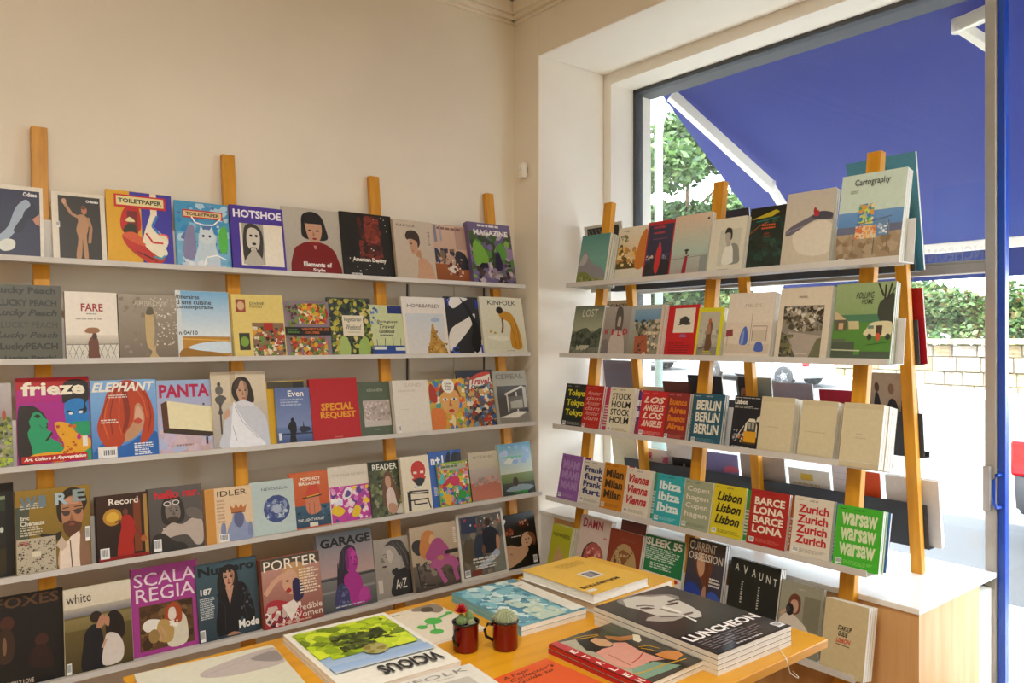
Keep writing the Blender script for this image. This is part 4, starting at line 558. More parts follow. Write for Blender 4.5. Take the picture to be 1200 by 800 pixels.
  'T 34 60 66 67 2c2824 Bi STARTUP|T 36 52 58 59 2c2824 Bi GUIDE|T 32 43 66 50 c8503c Bi LISBON|L 2c2824 1.6 32 41 64 40|K 36 4 62 6 1 a8986c'),
 ],
]
# seen from behind, on the window side of the rack: (px_left, px_right, top row at left, options, label, colour, art on the side we see)
BACKS = [
 [ (693, 737, 266, dict(), 'black striped magazine facing the window, above the teal book', 'bdb8ac', 'R 8 6 92 96 1c1c1e|L 8a8a88 1 10 94 30 60|L 8a8a88 1 20 94 40 60|L 8a8a88 1 30 94 50 60|L 8a8a88 1 40 94 60 60|L 8a8a88 1 50 94 70 60|L 8a8a88 1 60 94 80 60'),
   (852, 885, 248, dict(), 'navy magazine facing the window behind the middle pine post', '2c2c40', ''),
   (932, 982, 231, dict(t=.012), 'yellow magazine facing the window behind the cloud book', 'dba41a', ''),
   (1002, 1083, 192, dict(t=.014, w=1.0), 'tall teal book facing the window behind the map book', '4c8ca4', 'R 1 1 99 99 4c8ca4'),
   (1046, 1079, 217, dict(t=.004, fwd=.004), 'yellow-edged magazine with red portrait, at the top shelf end', 'd8a020', 'R 1 4 92 96 7a1c2c|B c86a5c 30 40 50 60 90 50 92 40|R 1 1 90 44 141414'),
 ],
 [ (712, 747, 353, dict(), 'pale brown magazine facing the window above the hill town', 'b8a48c', 'R 1 1 99 99 c0b098|T 10 86 90 94 4c4438 n COMTE'),
   (1049, 1087, 339, dict(t=.010), 'red book facing the window at the second shelf end', 'b0141c', 'T 12 70 46 78 d8a030 B CIAL|T 12 60 60 68 d8a030 B QUEST'),
 ],
 [ (714, 748, 422, dict(), 'grey-violet magazine facing the window behind a pine leg', '7a7488', ''),
   (754, 783, 452, dict(), 'white-edged short magazine facing the window', 'cfcac4', ''),
   (782, 815, 446, dict(), 'brown magazine facing the window above the Buenos Aires guide', '6c3c38', ''),
   (812, 852, 439, dict(), 'black magazine facing the window above the Berlin guide', '1c1c28', ''),
   (868, 909, 441, dict(), 'magazine with a dark-haired man facing the window', '8c9898', 'B 1c1614 6 96 10 60 30 40 54 50 60 80 50 99 20 99|B a8684c 14 80 12 52 26 34 42 40 44 60 40 78|L 14100e 3 18 70 30 72|B 16161c 40 36 60 48 90 34 96 4 40 4'),
   (911, 958, 448, dict(), 'lilac-grey magazine facing the window above the cream ones', 'a098a8', ''),
   (965, 1005, 456, dict(), 'crimson magazine facing the window beside a pine leg', 'b00c34', ''),
   (1022, 1080, 436, dict(t=.006), 'beige magazine with a standing trio facing the window', 'b4a08c', 'B 1c1c24 8 2 10 50 18 76 26 60 26 2|E 20 82 5 6 5c3c30|B 24242c 36 2 36 46 44 66 56 66 62 48 60 2|E 49 80 6 7 8a6450|B 1a1618 66 2 66 50 72 74 84 78 92 60 96 2|E 79 78 6 7 a07860|R 40 40 60 44 8a6450'),
 ],
 [ (722, 752, 509, dict(t=.010), 'cream wavy-edged magazine facing the window', 'd8d0b4', ''),
   (757, 792, 524, dict(), 'white magazine with pink blossoms facing the window', 'ddd8d8', 'E 24 84 8 7 a83c68|E 78 78 8 7 a83c68|N 16 5 c85c88 14 76 34 92|N 16 5 c85c88 68 70 88 86'),
   (787, 826, 518, dict(), 'white-framed black magazine facing the window', 'ddd8d4', 'R 14 8 98 74 2c2c30|B c8a088 40 30 46 62 52 62 50 34'),
   (829, 870, 528, dict(), 'lilac magazine with a pink bird facing the window', '8480b8', 'B d86c88 56 66 70 78 96 76 96 68 76 66|B 3c2c34 30 50 40 60 54 56 48 40|B e8e4e0 34 52 42 58 50 54'),
   (873, 925, 531, dict(), 'grey magazine with dark cut-off letters facing the window', 'a89c94', 'T 14 40 90 60 34302c B MATERI'),
   (929, 977, 547, dict(), 'white and yellow schedule magazine facing the window', 'dcd8d0', 'R 30 80 60 92 d8b848|K 8 50 90 74 4 c8b890'),
   (980, 1002, 545, dict(), 'white ruled magazine facing the window', 'd4ced4', 'L 8a8490 1 6 90 94 90|L 8a8490 1 6 80 94 80|L 8a8490 1 6 70 94 70|L 8a8490 1 6 60 94 60'),
   (1010, 1036, 551, dict(t=.006), 'bright orange magazine facing the window', 'd84c10', ''),
   (1042, 1104, 556, dict(t=.012, n=2), 'tall white magazine facing the window at the lowest shelf end', 'cfcac6', ''),
 ],
]
# ------------------------------------------------------------------ the room
XR, YL = 2.77, 3.44            # inner faces of the window wall and of the rack wall
WO = 3.63
CEIL = 3.60; NT = 3.155        # ceiling height, top of the window niche
OT = 3.092                     # top of the window opening
def struct(name, me, m, parent=None, **kw):
    return obj(name, me, m, parent, kind=None if parent else 'structure', **kw)
struct('floor', boxes((-3.2, -3.2, -.1, 3.8, 3.6, 0)), wood('oak_floor', '9a7448', '86623a', .45, (.6, 7, 7)))
struct('ceiling', boxes((-3.2, -3.2, CEIL, 3.8, 3.6, CEIL + .12)), WALL)
struct('wall_left', boxes((-3.2, YL, 0, XR + .1, YL + .16, CEIL)), WALL)
struct('wall_back', boxes((-3.36, -3.2, 0, -3.2, 3.6, CEIL)), WALL)
struct('wall_front', boxes((-3.36, -3.36, 0, 3.8, -3.2, CEIL)), WALL)
YD0, YD1, YW0, YW1 = .02, 1.20, 1.25, 3.17     # doorway, then the shop window
bm = bmesh.new()
box(bm, XR, 3.225, 0, 3.28, YL + .16, CEIL)              # return beside the rack wall
box(bm, XR, -3.2, 0, WO, YD0 - .12, CEIL)
box(bm, XR, YD0 - .12, NT, 3.28, 3.225, CEIL)             # above the niche
for f in bm.edges: pass
me = bm_mesh(bm)
wr = struct('wall_right', me, NICHE)
me.materials.clear(); me.materials.append(WALL); me.materials.append(NICHE)
for p in me.polygons:                                      # the room side is cream, the niche sides are white
    p.material_index = 0 if p.normal.x < -.9 else 1
bev = wr.modifiers.new('rounded_edge', 'BEVEL'); bev.width = .008; bev.segments = 3
bm = bmesh.new()
box(bm, 3.28, YW1, 0, WO, YL + .16, CEIL); box(bm, 3.28, YD0 - .12, OT, WO, YW1, CEIL)
box(bm, 3.28, YD0 - .12, 0, WO, YD0, OT)
struct('trim_1', bm_mesh(bm), NICHE)
struct('trim_2', boxes((3.32, YW0 - .02, 0, WO, YW1, .60)), NICHE)          # parapet under the window
def cornice(name, a, b, axis):
    s = []
    for d, z0, z1 in ((.012, 3.385, 3.405), (.035, 3.405, 3.43), (.05, 3.43, 3.50), (.08, 3.50, 3.54), (.13, 3.54, CEIL)):
        s.append((a, YL - d, z0, b, YL, z1) if axis == 'x' else (XR - d, a, z0, XR, b, z1))
    struct(name, boxes(*s, bev=.004), WALL)
cornice('trim_3', -3.2, XR, 'x'); cornice('trim_4', -3.2, YL, 'y')
struct('baseboard_left', boxes((-3.2, YL - .015, 0, XR, YL, .12), bev=.003), WHITE)
# flush fuse cupboard in the rack wall
a0 = on_plane(478, 340, 1, YL).x; a1 = on_plane(566, 340, 1, YL).x; am = on_plane(531, 340, 1, YL).x
wp = empty('wall_cupboard', (a0, YL, 1.0), label='flush cream cupboard door set in the wall behind the wall rack', cat='cupboard')
def rel(o, p): o.parent = p; o.matrix_parent_inverse = p.matrix_world.inverted(); return o
bpy.context.view_layer.update()
rel(obj('door', boxes((a0 + .004, YL - .006, 1.2, am - .003, YL + .001, 2.02), bev=.002), WALL), wp)
rel(obj('door', boxes((am + .003, YL - .006, 1.2, a1 - .004, YL + .001, 2.02), bev=.002), WALL), wp)
rel(obj('frame', boxes((a0 - .01, YL - .003, 1.18, a0, YL + .001, 2.04), (a1, YL - .003, 1.18, a1 + .01, YL + .001, 2.04), (a0 - .01, YL - .003, 2.04, a1 + .01, YL + .001, 2.05)), GASKET), wp)
# alarm sensor near the corner
p = on_plane(617, 201, 0, XR)
sn = empty('motion_sensor', (XR, p.y, p.z - .04), label='small white motion sensor on the wall beside the window niche', cat='sensor')
o = obj('housing', boxes((-.045, -.02, 0, -.008, .02, .085), bev=.007), WHITEM, sn)
obj('bracket', boxes((-.012, -.012, .03, .004, .012, .06)), ALU, sn)
obj('lens', boxes((-.049, -.014, .045, -.044, .014, .074), bev=.003), WHITE, sn)

# window frame, glass, transom
GX = 3.50
glass = bpy.data.materials.new('window_glass'); glass.use_nodes = True; n = glass.node_tree; n.nodes.clear()
mo = n.nodes.new('ShaderNodeOutputMaterial'); mx = n.nodes.new('ShaderNodeMixShader'); tr = n.nodes.new('ShaderNodeBsdfTransparent'); gl = n.nodes.new('ShaderNodeBsdfGlossy'); fr = n.nodes.new('ShaderNodeFresnel')
tr.inputs[0].default_value = (.96, .98, .97, 1); gl.inputs['Roughness'].default_value = .02; fr.inputs[0].default_value = 1.5
nzz = n.nodes.new('ShaderNodeTexNoise'); nzz.inputs['Scale'].default_value = 1.2
bpp = n.nodes.new('ShaderNodeBump'); bpp.inputs['Strength'].default_value = .02; n.links.new(nzz.outputs['Fac'], bpp.inputs['Height']); n.links.new(bpp.outputs[0], gl.inputs['Normal'])
gm = n.nodes.new('ShaderNodeNewGeometry'); ml = n.nodes.new('ShaderNodeMath'); ml.operation = 'MULTIPLY_ADD'   # reflect once, at the outer skin only
sb_ = n.nodes.new('ShaderNodeMath'); sb_.operation = 'SUBTRACT'; sb_.inputs[0].default_value = 1.0; n.links.new(gm.outputs['Backfacing'], sb_.inputs[1])
ml.operation = 'MULTIPLY'; n.links.new(fr.outputs[0], ml.inputs[0]); n.links.new(sb_.outputs[0], ml.inputs[1])
n.links.new(ml.outputs[0], mx.inputs[0]); n.links.new(tr.outputs[0], mx.inputs[1]); n.links.new(gl.outputs[0], mx.inputs[2]); n.links.new(mx.outputs[0], mo.inputs[0])
win = empty('window_1', (GX, YW0, .6), kind='structure')
bpy.context.view_layer.update()
TZ0, TZ1 = 1.875, 1.915
def wk(name, me, m): return rel(obj(name, me, m), win)
wk('window_frame', boxes((GX - .03, YW1 - .022, .62, GX + .03, YW1, OT), (GX - .03, YW0, OT - .022, WO + .01, YW1, OT), (GX - .03, YW0, .60, GX + .03, YW1, .64)), GASKET)
wk('mullion', boxes((GX - .035, YW0 - .036, 0.05, GX + .03, YW0 + .006, OT), bev=.004), ALU)
wk('transom', boxes((GX - .03, YW0, TZ0, GX + .03, YW1 - .02, TZ1), (GX - .018, YW0, TZ1, GX + .03, YW1 - .02, TZ1 + .014), bev=.003), ALU)
wk('pane', boxes((GX - .003, YW0 + .006, .64, GX + .003, YW1 - .02, TZ0)), glass)
wk('pane', boxes((GX - .003, YW0 + .006, TZ1, GX + .003, YW1 - .02, OT - .02)), glass)
BLUE = mat('blue_enamel', '1446b0', .3, .04, 10)
door = empty('door_1', (GX, YD1, 0), kind='structure'); bpy.context.view_layer.update()
def dk(name, me, m): return rel(obj(name, me, m), door)
dk('door_frame', boxes((GX - .022, YD1 - .015, .03, GX + .018, YD1 + .013, OT - .02), (GX - .03, YD0, OT - .1, GX + .03, YD1 - .015, OT - .02), (GX - .03, YD0, .03, GX + .03, YD0 + .06, OT - .1), (GX - .03, YD0 + .06, .03, GX + .03, YD1 - .015, .14), bev=.003), BLUE)
dk('pane', boxes((GX - .003, YD0 + .06, .14, GX + .003, YD1 - .015, OT - .1)), glass)
hz0, hz1 = .93, 1.06
dk('door_handle', tube([(GX - .03, YD1 + .0, hz1 - .0), (GX - .06, YD1 + .004, hz1), (GX - .075, YD1 + .008, hz1 - .02), (GX - .075, YD1 + .008, hz0 + .02), (GX - .06, YD1 + .004, hz0), (GX - .03, YD1, hz0)], .007), BLUE)
dk('strike_plate', boxes((GX - .055, YD1 + .030, hz0 - .02, GX - .035, YD1 + .056, hz1 + .03), bev=.003), ALU)
# frosted lettering on the pane (read from the street, so mirrored in here) and reflections drawn as pale film
decal = mat('frosted_film', 'cfd3d6', .7, .03, 20)
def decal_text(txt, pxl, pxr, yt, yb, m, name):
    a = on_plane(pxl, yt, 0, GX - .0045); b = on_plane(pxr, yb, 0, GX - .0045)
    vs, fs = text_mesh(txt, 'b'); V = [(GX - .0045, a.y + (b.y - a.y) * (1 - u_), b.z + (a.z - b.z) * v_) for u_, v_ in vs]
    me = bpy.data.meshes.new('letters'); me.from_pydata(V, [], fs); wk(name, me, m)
film = bpy.data.materials.new('film_and_reflection'); film.use_nodes = True; fb = film.node_tree.nodes['Principled BSDF']
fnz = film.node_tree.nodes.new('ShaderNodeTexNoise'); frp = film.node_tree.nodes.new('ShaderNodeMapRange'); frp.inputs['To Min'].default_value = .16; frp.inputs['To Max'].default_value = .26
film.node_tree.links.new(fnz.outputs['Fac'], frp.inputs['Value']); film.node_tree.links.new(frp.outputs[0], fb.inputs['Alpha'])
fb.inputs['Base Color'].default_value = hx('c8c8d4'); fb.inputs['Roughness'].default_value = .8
decal_text('LUNCHEON', 1088, 1172, 292, 302, film, 'lettering_and_reflection')  # reflection of LUNCHEON lettering indoors, drawn on the glass as pale film
decal_text('so', 1058, 1100, 533, 551, film, 'lettering_and_reflection')
decal_text('t', 1089, 1101, 470, 500, film, 'lettering_and_reflection')
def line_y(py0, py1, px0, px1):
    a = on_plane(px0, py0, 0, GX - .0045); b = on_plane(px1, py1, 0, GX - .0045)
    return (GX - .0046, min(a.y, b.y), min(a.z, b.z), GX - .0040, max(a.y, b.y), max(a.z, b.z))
wk('reflected_outline_decal', boxes(line_y(396, 575, 1112, 1117), line_y(571, 576, 1095, 1112)), film)  # a reflected poster outline, drawn on the glass as thin pale lines

# a thin veil of street dust on the shop window
dg_ = glass.copy(); dg_.name = 'dusty_glass'; n = dg_.node_tree; mo = [q for q in n.nodes if q.type == 'OUTPUT_MATERIAL'][0]; src = mo.inputs[0].links[0].from_socket
df = n.nodes.new('ShaderNodeBsdfDiffuse'); df.inputs[0].default_value = hx('e0dcd4'); tl2 = n.nodes.new('ShaderNodeBsdfTranslucent'); tl2.inputs[0].default_value = hx('e0dcd4')
ad = n.nodes.new('ShaderNodeMixShader'); ad.inputs[0].default_value = .5; n.links.new(df.outputs[0], ad.inputs[1]); n.links.new(tl2.outputs[0], ad.inputs[2])
mm = n.nodes.new('ShaderNodeMixShader'); dn = n.nodes.new('ShaderNodeTexNoise'); dn.inputs['Scale'].default_value = 1.5; dn.inputs['Detail'].default_value = 6
dr = n.nodes.new('ShaderNodeMapRange'); dr.inputs['To Min'].default_value = .012; dr.inputs['To Max'].default_value = .045; n.links.new(dn.outputs['Fac'], dr.inputs['Value']); n.links.new(dr.outputs[0], mm.inputs[0])
n.links.new(src, mm.inputs[1]); n.links.new(ad.outputs[0], mm.inputs[2]); n.links.new(mm.outputs[0], mo.inputs[0])
for ch in win.children:
    if ch.name.startswith('pane'): ch.data.materials[0] = dg_

# sill bench in the niche
BT, BX, BY0, BY1 = .666, 2.79, 1.218, 3.12
sb = empty('sill_bench', (3.1, 2.2, 0), label='birch bench with white top filling the window niche under the rack', cat='bench'); bpy.context.view_layer.update()
rel(obj('top', boxes((BX - .01, BY0 - .006, BT - .022, GX - .035, 3.222, BT), bev=.003), WHITE), sb)
rel(obj('front_panel', boxes((BX, BY0 + .018, 0, BX + .018, BY1, BT - .022)), WPLY), sb)
rel(obj('end_panel', boxes((BX, BY0, 0, 3.31, BY0 + .018, BT - .022)), WPLY), sb)
rel(obj('end_panel', boxes((BX + .018, BY1 - .018, 0, 3.31, BY1, BT - .022)), WPLY), sb)
rel(obj('filler_panel', boxes((BX - .004, BY1, 0, BX + .02, 3.222, BT - .022)), WHITE), sb)

# ------------------------------------------------------------------ the wall rack
ZS = [.30, -.067, -.436, -.803, -1.172]; ZS = [CAMZ + z for z in ZS]     # lip rows (tops of the shelf lips)
LIP, LD = .016, .10
SLP = .1235
def Yp(z): return 3.405 - (2.40 - z) * SLP
rk = empty('wall_rack', (1.2, Yp(0) - .02, 0), label='leaning display rack of pine posts with five light steel shelves', cat='rack'); bpy.context.view_layer.update()
for xp in (-.275, .437, 1.147, 1.86, 2.572):
    top = Vector((xp, Yp(2.40) + .018, 2.405)); bot = Vector((xp, Yp(0) + .018, 0))
    rel(obj('post', beam(bot, top, .054, .03, side=Vector((0, 1, 0)), bev=.002), WPOST), rk)
def shelf_sheet(z, x0, x1, yf, sgn_axis):
    pass
PH = .165
for z in ZS:
    zb = z - LIP; a, b = -.62, 2.69; y = Yp(zb)
    V = [(y - LD, z), (y - LD, zb - .004), (y, zb - .004), (y + SLP * PH - .001, zb + PH), (y + SLP * PH - .0035, zb + PH), (y - .0025, zb), (y - LD + .0025, zb), (y - LD + .0025, z)]
    V = [(q[0] - .001, q[1]) for q in V]
    n_ = len(V); vv = [(a, q, r) for q, r in V] + [(b, q, r) for q, r in V]
    fs = [tuple(range(n_)), tuple(range(2 * n_ - 1, n_ - 1, -1))] + [(i, i + n_, (i + 1) % n_ + n_, (i + 1) % n_) for i in range(n_)]
    me = bpy.data.meshes.new('shelf'); me.from_pydata(vv, [], fs)
    bm = bmesh.new(); bm.from_mesh(me); bmesh.ops.recalc_face_normals(bm, faces=list(bm.faces)); bm.to_mesh(me); bm.free()
    rel(obj('shelf', me, SHELF), rk)

# ------------------------------------------------------------------ the window rack (two ladders meeting at the top)
S2 = .129
def Xf(z): return 2.962 - (2.35 - z) * S2          # front face of the front legs
def Xb(z): return 3.05 + (2.35 - z) * .112         # outer face of the back legs
wkr = empty('window_rack', (2.95, 2.2, 0), label='pine ladder display rack standing astride the bench in front of the window', cat='rack'); bpy.context.view_layer.update()
for yy in (1.46, 2.18, 2.885):
    rel(obj('front_leg', beam((Xf(0) + .02, yy, 0), (Xf(2.33) + .02, yy, 2.325), .036, .058, bev=.003, taper=1), WPOST), wkr)
    rel(obj('back_leg', beam((Xb(BT) - .02, yy - .052, BT), (Xb(2.14) - .02, yy - .052, 2.14), .036, .045, bev=.003), WPOST), wkr)
    rel(obj('hinge_pin', tube([(Xf(2.1) + .02, yy + .03, 2.1), (Xf(2.1) + .02, yy - .078, 2.1)], .006, 10), ALU), wkr)
def ledge(front, z, y0, y1, m, ph, ld):
    zb = z - LIP - .004
    if front: f = lambda d, zz: Xf(zz) - .001 - d
    else: f = lambda d, zz: Xb(zz) + .001 + d
    V = [(f(ld, zb), z), (f(ld, zb), zb - .004), (f(0, zb), zb - .004), (f(0, zb + ph), zb + ph), (f(.0025, zb + ph), zb + ph), (f(.0025, zb), zb), (f(ld - .0025, zb), zb), (f(ld - .0025, zb), z)]
    n_ = len(V); vv = [(q, y0, r) for q, r in V] + [(q, y1, r) for q, r in V]
    fs = [tuple(range(n_)), tuple(range(2 * n_ - 1, n_ - 1, -1))] + [(i, i + n_, (i + 1) % n_ + n_, (i + 1) % n_) for i in range(n_)]
    me = bpy.data.meshes.new('shelf'); me.from_pydata(vv, [], fs)
    bm = bmesh.new(); bm.from_mesh(me); bmesh.ops.recalc_face_normals(bm, faces=list(bm.faces)); bm.to_mesh(me); bm.free()
    return me
LDR = .115
for i, z in enumerate(ZS):
    rel(obj('front_shelf', ledge(True, z, (1.285, 1.30, 1.315, 1.33, 1.36)[i], 3.02, SHELF, PH, LDR if i < 4 else .095), SHELF), wkr)
    if i < 4: rel(obj('back_shelf', ledge(False, z - .01, 1.37, 3.0, DARK, .175, .045), DARK), wkr)

# ------------------------------------------------------------------ filling the racks
SN = ['top', 'second', 'third', 'fourth', 'bottom']
def lname(bk, g): return ('travel_guide' if g else 'book' if bk else 'magazine')
def put(rack, si, it):
    pl, pr, ty, op, label, bgc, art = it
    g = op.get('g', 0); bk = op.get('bk', 0); t = op.get('t', .008); n_ = op.get('n', 1); back = op.get('back', 0)
    zb = ZS[si] - (LIP if rack == 'wall' else LIP + .004)
    T = n_ * (t + .0006)
    ln = .205 if rack != 'back' else .17
    nm = lname(bk, g)
    if rack == 'wall':
        foot = Yp(zb) - .016 - T + back
        P = Vector((0, foot, zb + .001)); u = Vector((1, 0, 0)); v = Vector((0, ln, 1)).normalized()
        xa, xb = ratio(pl) * foot, ratio(pr) * foot; P.x = xa; wd = xb - xa
    elif rack == 'window':
        foot = Xf(zb) - .016 - T + back
        ya, yb = foot / ratio(pl), foot / ratio(pr); P = Vector((foot, ya, zb + .001)); u = Vector((0, -1, 0)); v = Vector((ln, 0, 1)).normalized(); wd = ya - yb
    else:
        zb = ZS[si] - LIP - .014
        foot = Xb(zb) + .012 + .028 + op.get('fwd', 0)
        ln = .155
        ya, yb = foot / ratio(pl), foot / ratio(pr); P = Vector((foot, ya, zb + .001)); u = Vector((0, -1, 0)); v = Vector((-ln, 0, 1)).normalized(); wd = ya - yb
    h = reach(P, v, ty)
    where = {'wall': 'wall rack', 'window': 'window rack', 'back': 'window rack back'}[rack]
    if rack == 'back': lab = label
    else: lab = '%s, %s shelf of %s' % (label, SN[si], where)
    short = ' '.join(label.split()[:5])
    return booklet(nm, lab, 'travel guide' if g else 'book' if bk else 'magazine', 'publications on the %s, %s shelf' % (where, SN[si]), P, u, v, wd, h, t, art, bgc,
                   sc=op.get('sc'), hard=bool(bk), n=n_, gloss=bool(op.get('gl')), bc=op.get('bgs', bgc) if rack != 'back' else bgc,
                   copy_label='copy behind the %s, %s shelf, %s' % (short, SN[si], where))
for si, row in enumerate(WALLRACK):
    for it in row: put('wall', si, it)
for si, row in enumerate(WINDOWRACK):
    for it in row:
        op = it[3]
        if op.get('g') and it[4][:4] != 'blue': op['back'] = min(op.get('back', 0), -.0125)
        put('window', si, it)
        if 'e' in op:                              # another guide standing behind, showing as a strip on the right
            ex, cc, cn = op['e']; city = it[4].split('reading ')[1].split(' in ')[0]
            put('window', si, (it[0] + 9, it[1] + ex + 4, it[2] + 2, dict(t=.010, g=1), '%s city guide peeking out behind the %s one' % (cn, city), cc, 'K 74 8 96 60 8 d8d0c8'))
for si, row in enumerate(BACKS):
    for it in row: put('back', si, it)

# ------------------------------------------------------------------ the table
TT = .75
tb = empty('display_table', (1.27, 1.65, 0), label='yellow plywood display table covered with magazines and two cactus mugs', cat='table'); bpy.context.view_layer.update()
TX0, TX1, TY0, TY1 = .455, 2.08, 1.158, 2.14
rel(obj('tabletop', boxes((TX0, TY0, TT - .026, TX1, TY1, TT), bev=.003), WTABLE), tb)
rel(obj('apron', boxes((TX0 + .12, TY0 + .1, TT - .1, TX1 - .2, TY0 + .125, TT - .026), (TX0 + .12, TY1 - .125, TT - .1, TX1 - .2, TY1 - .1, TT - .026)), WPLY), tb)
for xx in (TX0 + .14, TX1 - .24):
    for yy in (TY0 + .12, TY1 - .12):
        rel(obj('leg', boxes((xx - .025, yy - .025, 0, xx + .025, yy + .025, TT - .026), bev=.003), WPLY), tb)
def flat(name, cat, label, c, z0, t, n_, bgc, art, tlh=None, **kw):
    """a stack lying on the table; c: photograph pixels of the cover's bl, br, tl corners"""
    zt = z0 + n_ * (t + .0006)
    P = [on_plane(x, y, 2, zt) for x, y in c]
    if tlh:                                     # corners given: tl, tr and a height
        tl, tr = P[0], P[1]; u = (tr - tl); wd = u.length; u.normalize(); v = Vector((-u.y, u.x, 0)); bl = tl - v * tlh; h = tlh
    else:
        bl, br, tl = P; u = br - bl; v0 = tl - bl; wd = u.length; h = v0.length; u.normalize(); v0.normalize()
        v = Vector((-u.y, u.x, 0))
        e = (v0 - v) / 2; v = (v + e).normalized(); u = Vector((v.y, -v.x, 0))
    bl.z = zt
    print('flat', name, round(wd, 3), round(h, 3))
    return booklet(name, label, cat, 'publications lying on the table', bl, u, v, wd, h, t, art, bgc, n=n_, copy_label='copy down under the ' + ' '.join(label.split()[:8]), **kw)
flat('magazine', 'magazine', 'thick black fashion magazine with a smoking face, topmost of the table stack', [(841, 767), (920, 730.5), (705, 708)], TT, .013, 4, '1f1f22',
     'R 0 30 99.6 99.6 34332f 4a4844|R 0 1 99.6 27 2a2528|B 8a857c 28 99 50 98 67 92 81 85 77 75 43 73 28 77 23 89|P c9c4b9 33 97 51 97 61 90 74 86 75 80 73 70 70 60 65 50 57 44 49 45 48 50 47 52 43 53 35 58 27 63 26 71 26 78 22 86|P a8a298 10 61 17 64 27 63 45 51 38 50 29 50 19 54|P 6a655e 27 63 36 58 44 52 36 54 27 59|P e4dfd4 50 72 52 67 52 57 48 57 46 63 45 70|P 8f8a80 45 70 46 63 48 57 45 57 42 62 41 70|P 4a4640 30 79 37 77 40 72 36 73 31 75 28 78|P 4a4640 57 73 64 73 70 71 65 69 58 70 54 72|P 5c574f 63 77 74 76 77 73 76 71 71 74 61 74|P 5c574f 31 84 39 81 44 76 42 75 37 80 29 82|P 6a5550 47 54 54 54 60 53 57 51 51 51 46 52|P f2eee4 45 53 47 53 45 41 42 40|K 6 5 84 18 5 6c6266|K 30 1.5 70 4 1 c8c0c0|T 4 20 97 29 f4ece8 B LUNCHEON|C 88 3 98 10', gloss=True, sc='d8d2c6', bc='e0dcd4')
flat('magazine', 'magazine', 'red-spined magazine with a woman in pink lying on a painting', [(755, 804), (829, 772), (642, 755)], TT, .012, 2, '3a3a30',
     'R 12 0 99.6 99.6 4a463a|P 34312a 62 98 91 98 99 1 62 1 55 38|P a8a08a 3 99 32 93 23 77 21 50 21 25 9 8 2 13 1 88|B c4a48c 3 62 17 56 14 33 13 20 4 33 1 46|P 1c1a16 29 89 49 89 55 82 45 63 24 64 19 71|B 3c4434 63 87 82 94 99 89 93 71 77 74 63 82|P a8703c 64 83 76 73 90 69 80 62 66 67 60 77|P d8d0b8 92 70 96 65 85 56 79 55 79 61|P c89c74 41 83 51 85 57 77 55 67 46 64 38 71|P d49684 57 68 68 62 62 43 63 28 65 20 49 25 32 23 21 25 15 34 17 47 22 63 35 65 48 63|L a83c3c 1.5 63 40 46 34 32 32|L 8a5c48 1.2 29 55 28 45 26 29|P c8803c 67 31 85 30 93 23 89 16 72 13 66 21|P 7c9c84 21 25 51 23 66 5 47 5 7 7 11 17|L c89828 2 6 20 25 15 55 14 83 10|L c89828 1.6 69 49 80 45 83 36|L c89828 1.6 68 46 73 39 73 34|L c89828 1.6 32 95 45 93 61 88|L c89828 1.6 33 92 43 89 59 86|R 0 0 12 99.6 b01c22|T 2.5 72 9 79 ece4d8 b E|T 2.5 58 9 65 ece4d8 b T|T 2.5 44 9 51 ece4d8 b A|T 2.5 30 9 37 ece4d8 b L|T 2.5 16 9 23 ece4d8 b E|T 2.5 4 9 11 ece4d8 b N', sc='b01c22', gloss=True)
flat('book', 'book', 'thick yellow paperback with small grey photo, on top at the table corner', [(676, 651), (612, 668), (760, 676)], TT + .036, .030, 1, 'dcae3c',
     'R 34 46 60 66 d8d0c4|R 38 49 56 63 4c4a50|B 8a8890 42 50 46 62 54 60 52 50|K 16 12 62 26 4 b8912c|R 84 88 98 94 d8d0c4|T 30 78 96 84 3a2c18 B MAURITIUS', hard=True, pm=PAGES)
flat('book', 'book', 'second yellow paperback lying under the yellow one', [(694, 652), (616, 679), (782, 681)], TT, .034, 1, 'd8a42c', 'K 20 20 50 24 1 b8861c', hard=True, pm=PAGES)
flat('magazine', 'magazine', 'pale blue magazine with rippling water and a white side strip', [(611, 734), (686, 712), (532, 694)], TT, .014, 2, '6ca8b8',
     'N 160 12 7cb4c0,a8ccd0,5c94a8,8cc0c8,4c88a0,c8dcd8 1 1 99 99|N 30 12 c8d4c0,b4c8b8 30 1 70 60|R 80 2 99.6 88 dcdad0|K 84 78 92 80 1 a04a3a')
flat('brochure', 'brochure', 'cream brochure with three connected green discs', [(506, 754), (564, 733), (460, 719)], TT, .006, 1, 'ddd2be',
     'B 8a7c6c 50 90 56 99 96 99 98 80 80 70 70 82|B 4c4238 60 84 70 94 84 90 76 78|E 52 52 14 10 4cae4c|E 24 44 8 6 4cae4c|E 32 24 11 7 4cae4c|L 4cae4c 3 50 50 24 44|L 4cae4c 3 50 50 32 26|L 4cae4c 5 60 54 92 62|E 92 62 6 4 4cae4c|K 10 88 30 92 1 8a8070')
flat('magazine', 'magazine', 'large magazine with a yellow-green tree against blue sky', [(450, 717), (333, 745), (536, 775)], TT, .012, 2, 'e8e4d8',
     'R 5 5 95 60 9cb02c b4cc20|R 5 48 95 70 8aa8d0 b0c4dc|N 200 9 b8d020,d0e030,8ca81c,c8dc40,a0bc24,6c841c 5 5 95 56|N 110 5 3c4a1c,55642a,2c3818 22 24 72 50|N 50 8 d0e038,bcd42c 8 42 40 60|B a8a468 36 54 40 62 50 64 58 58 54 50 42 48|N 12 4 8a7c30 38 48 56 62|R 5 66 95 76 90b0d8 a8c0e0|L e8e4d8 1 5 76 95 76|T 8 80 64 93 2a2c30 B VICIOUS', gloss=False)
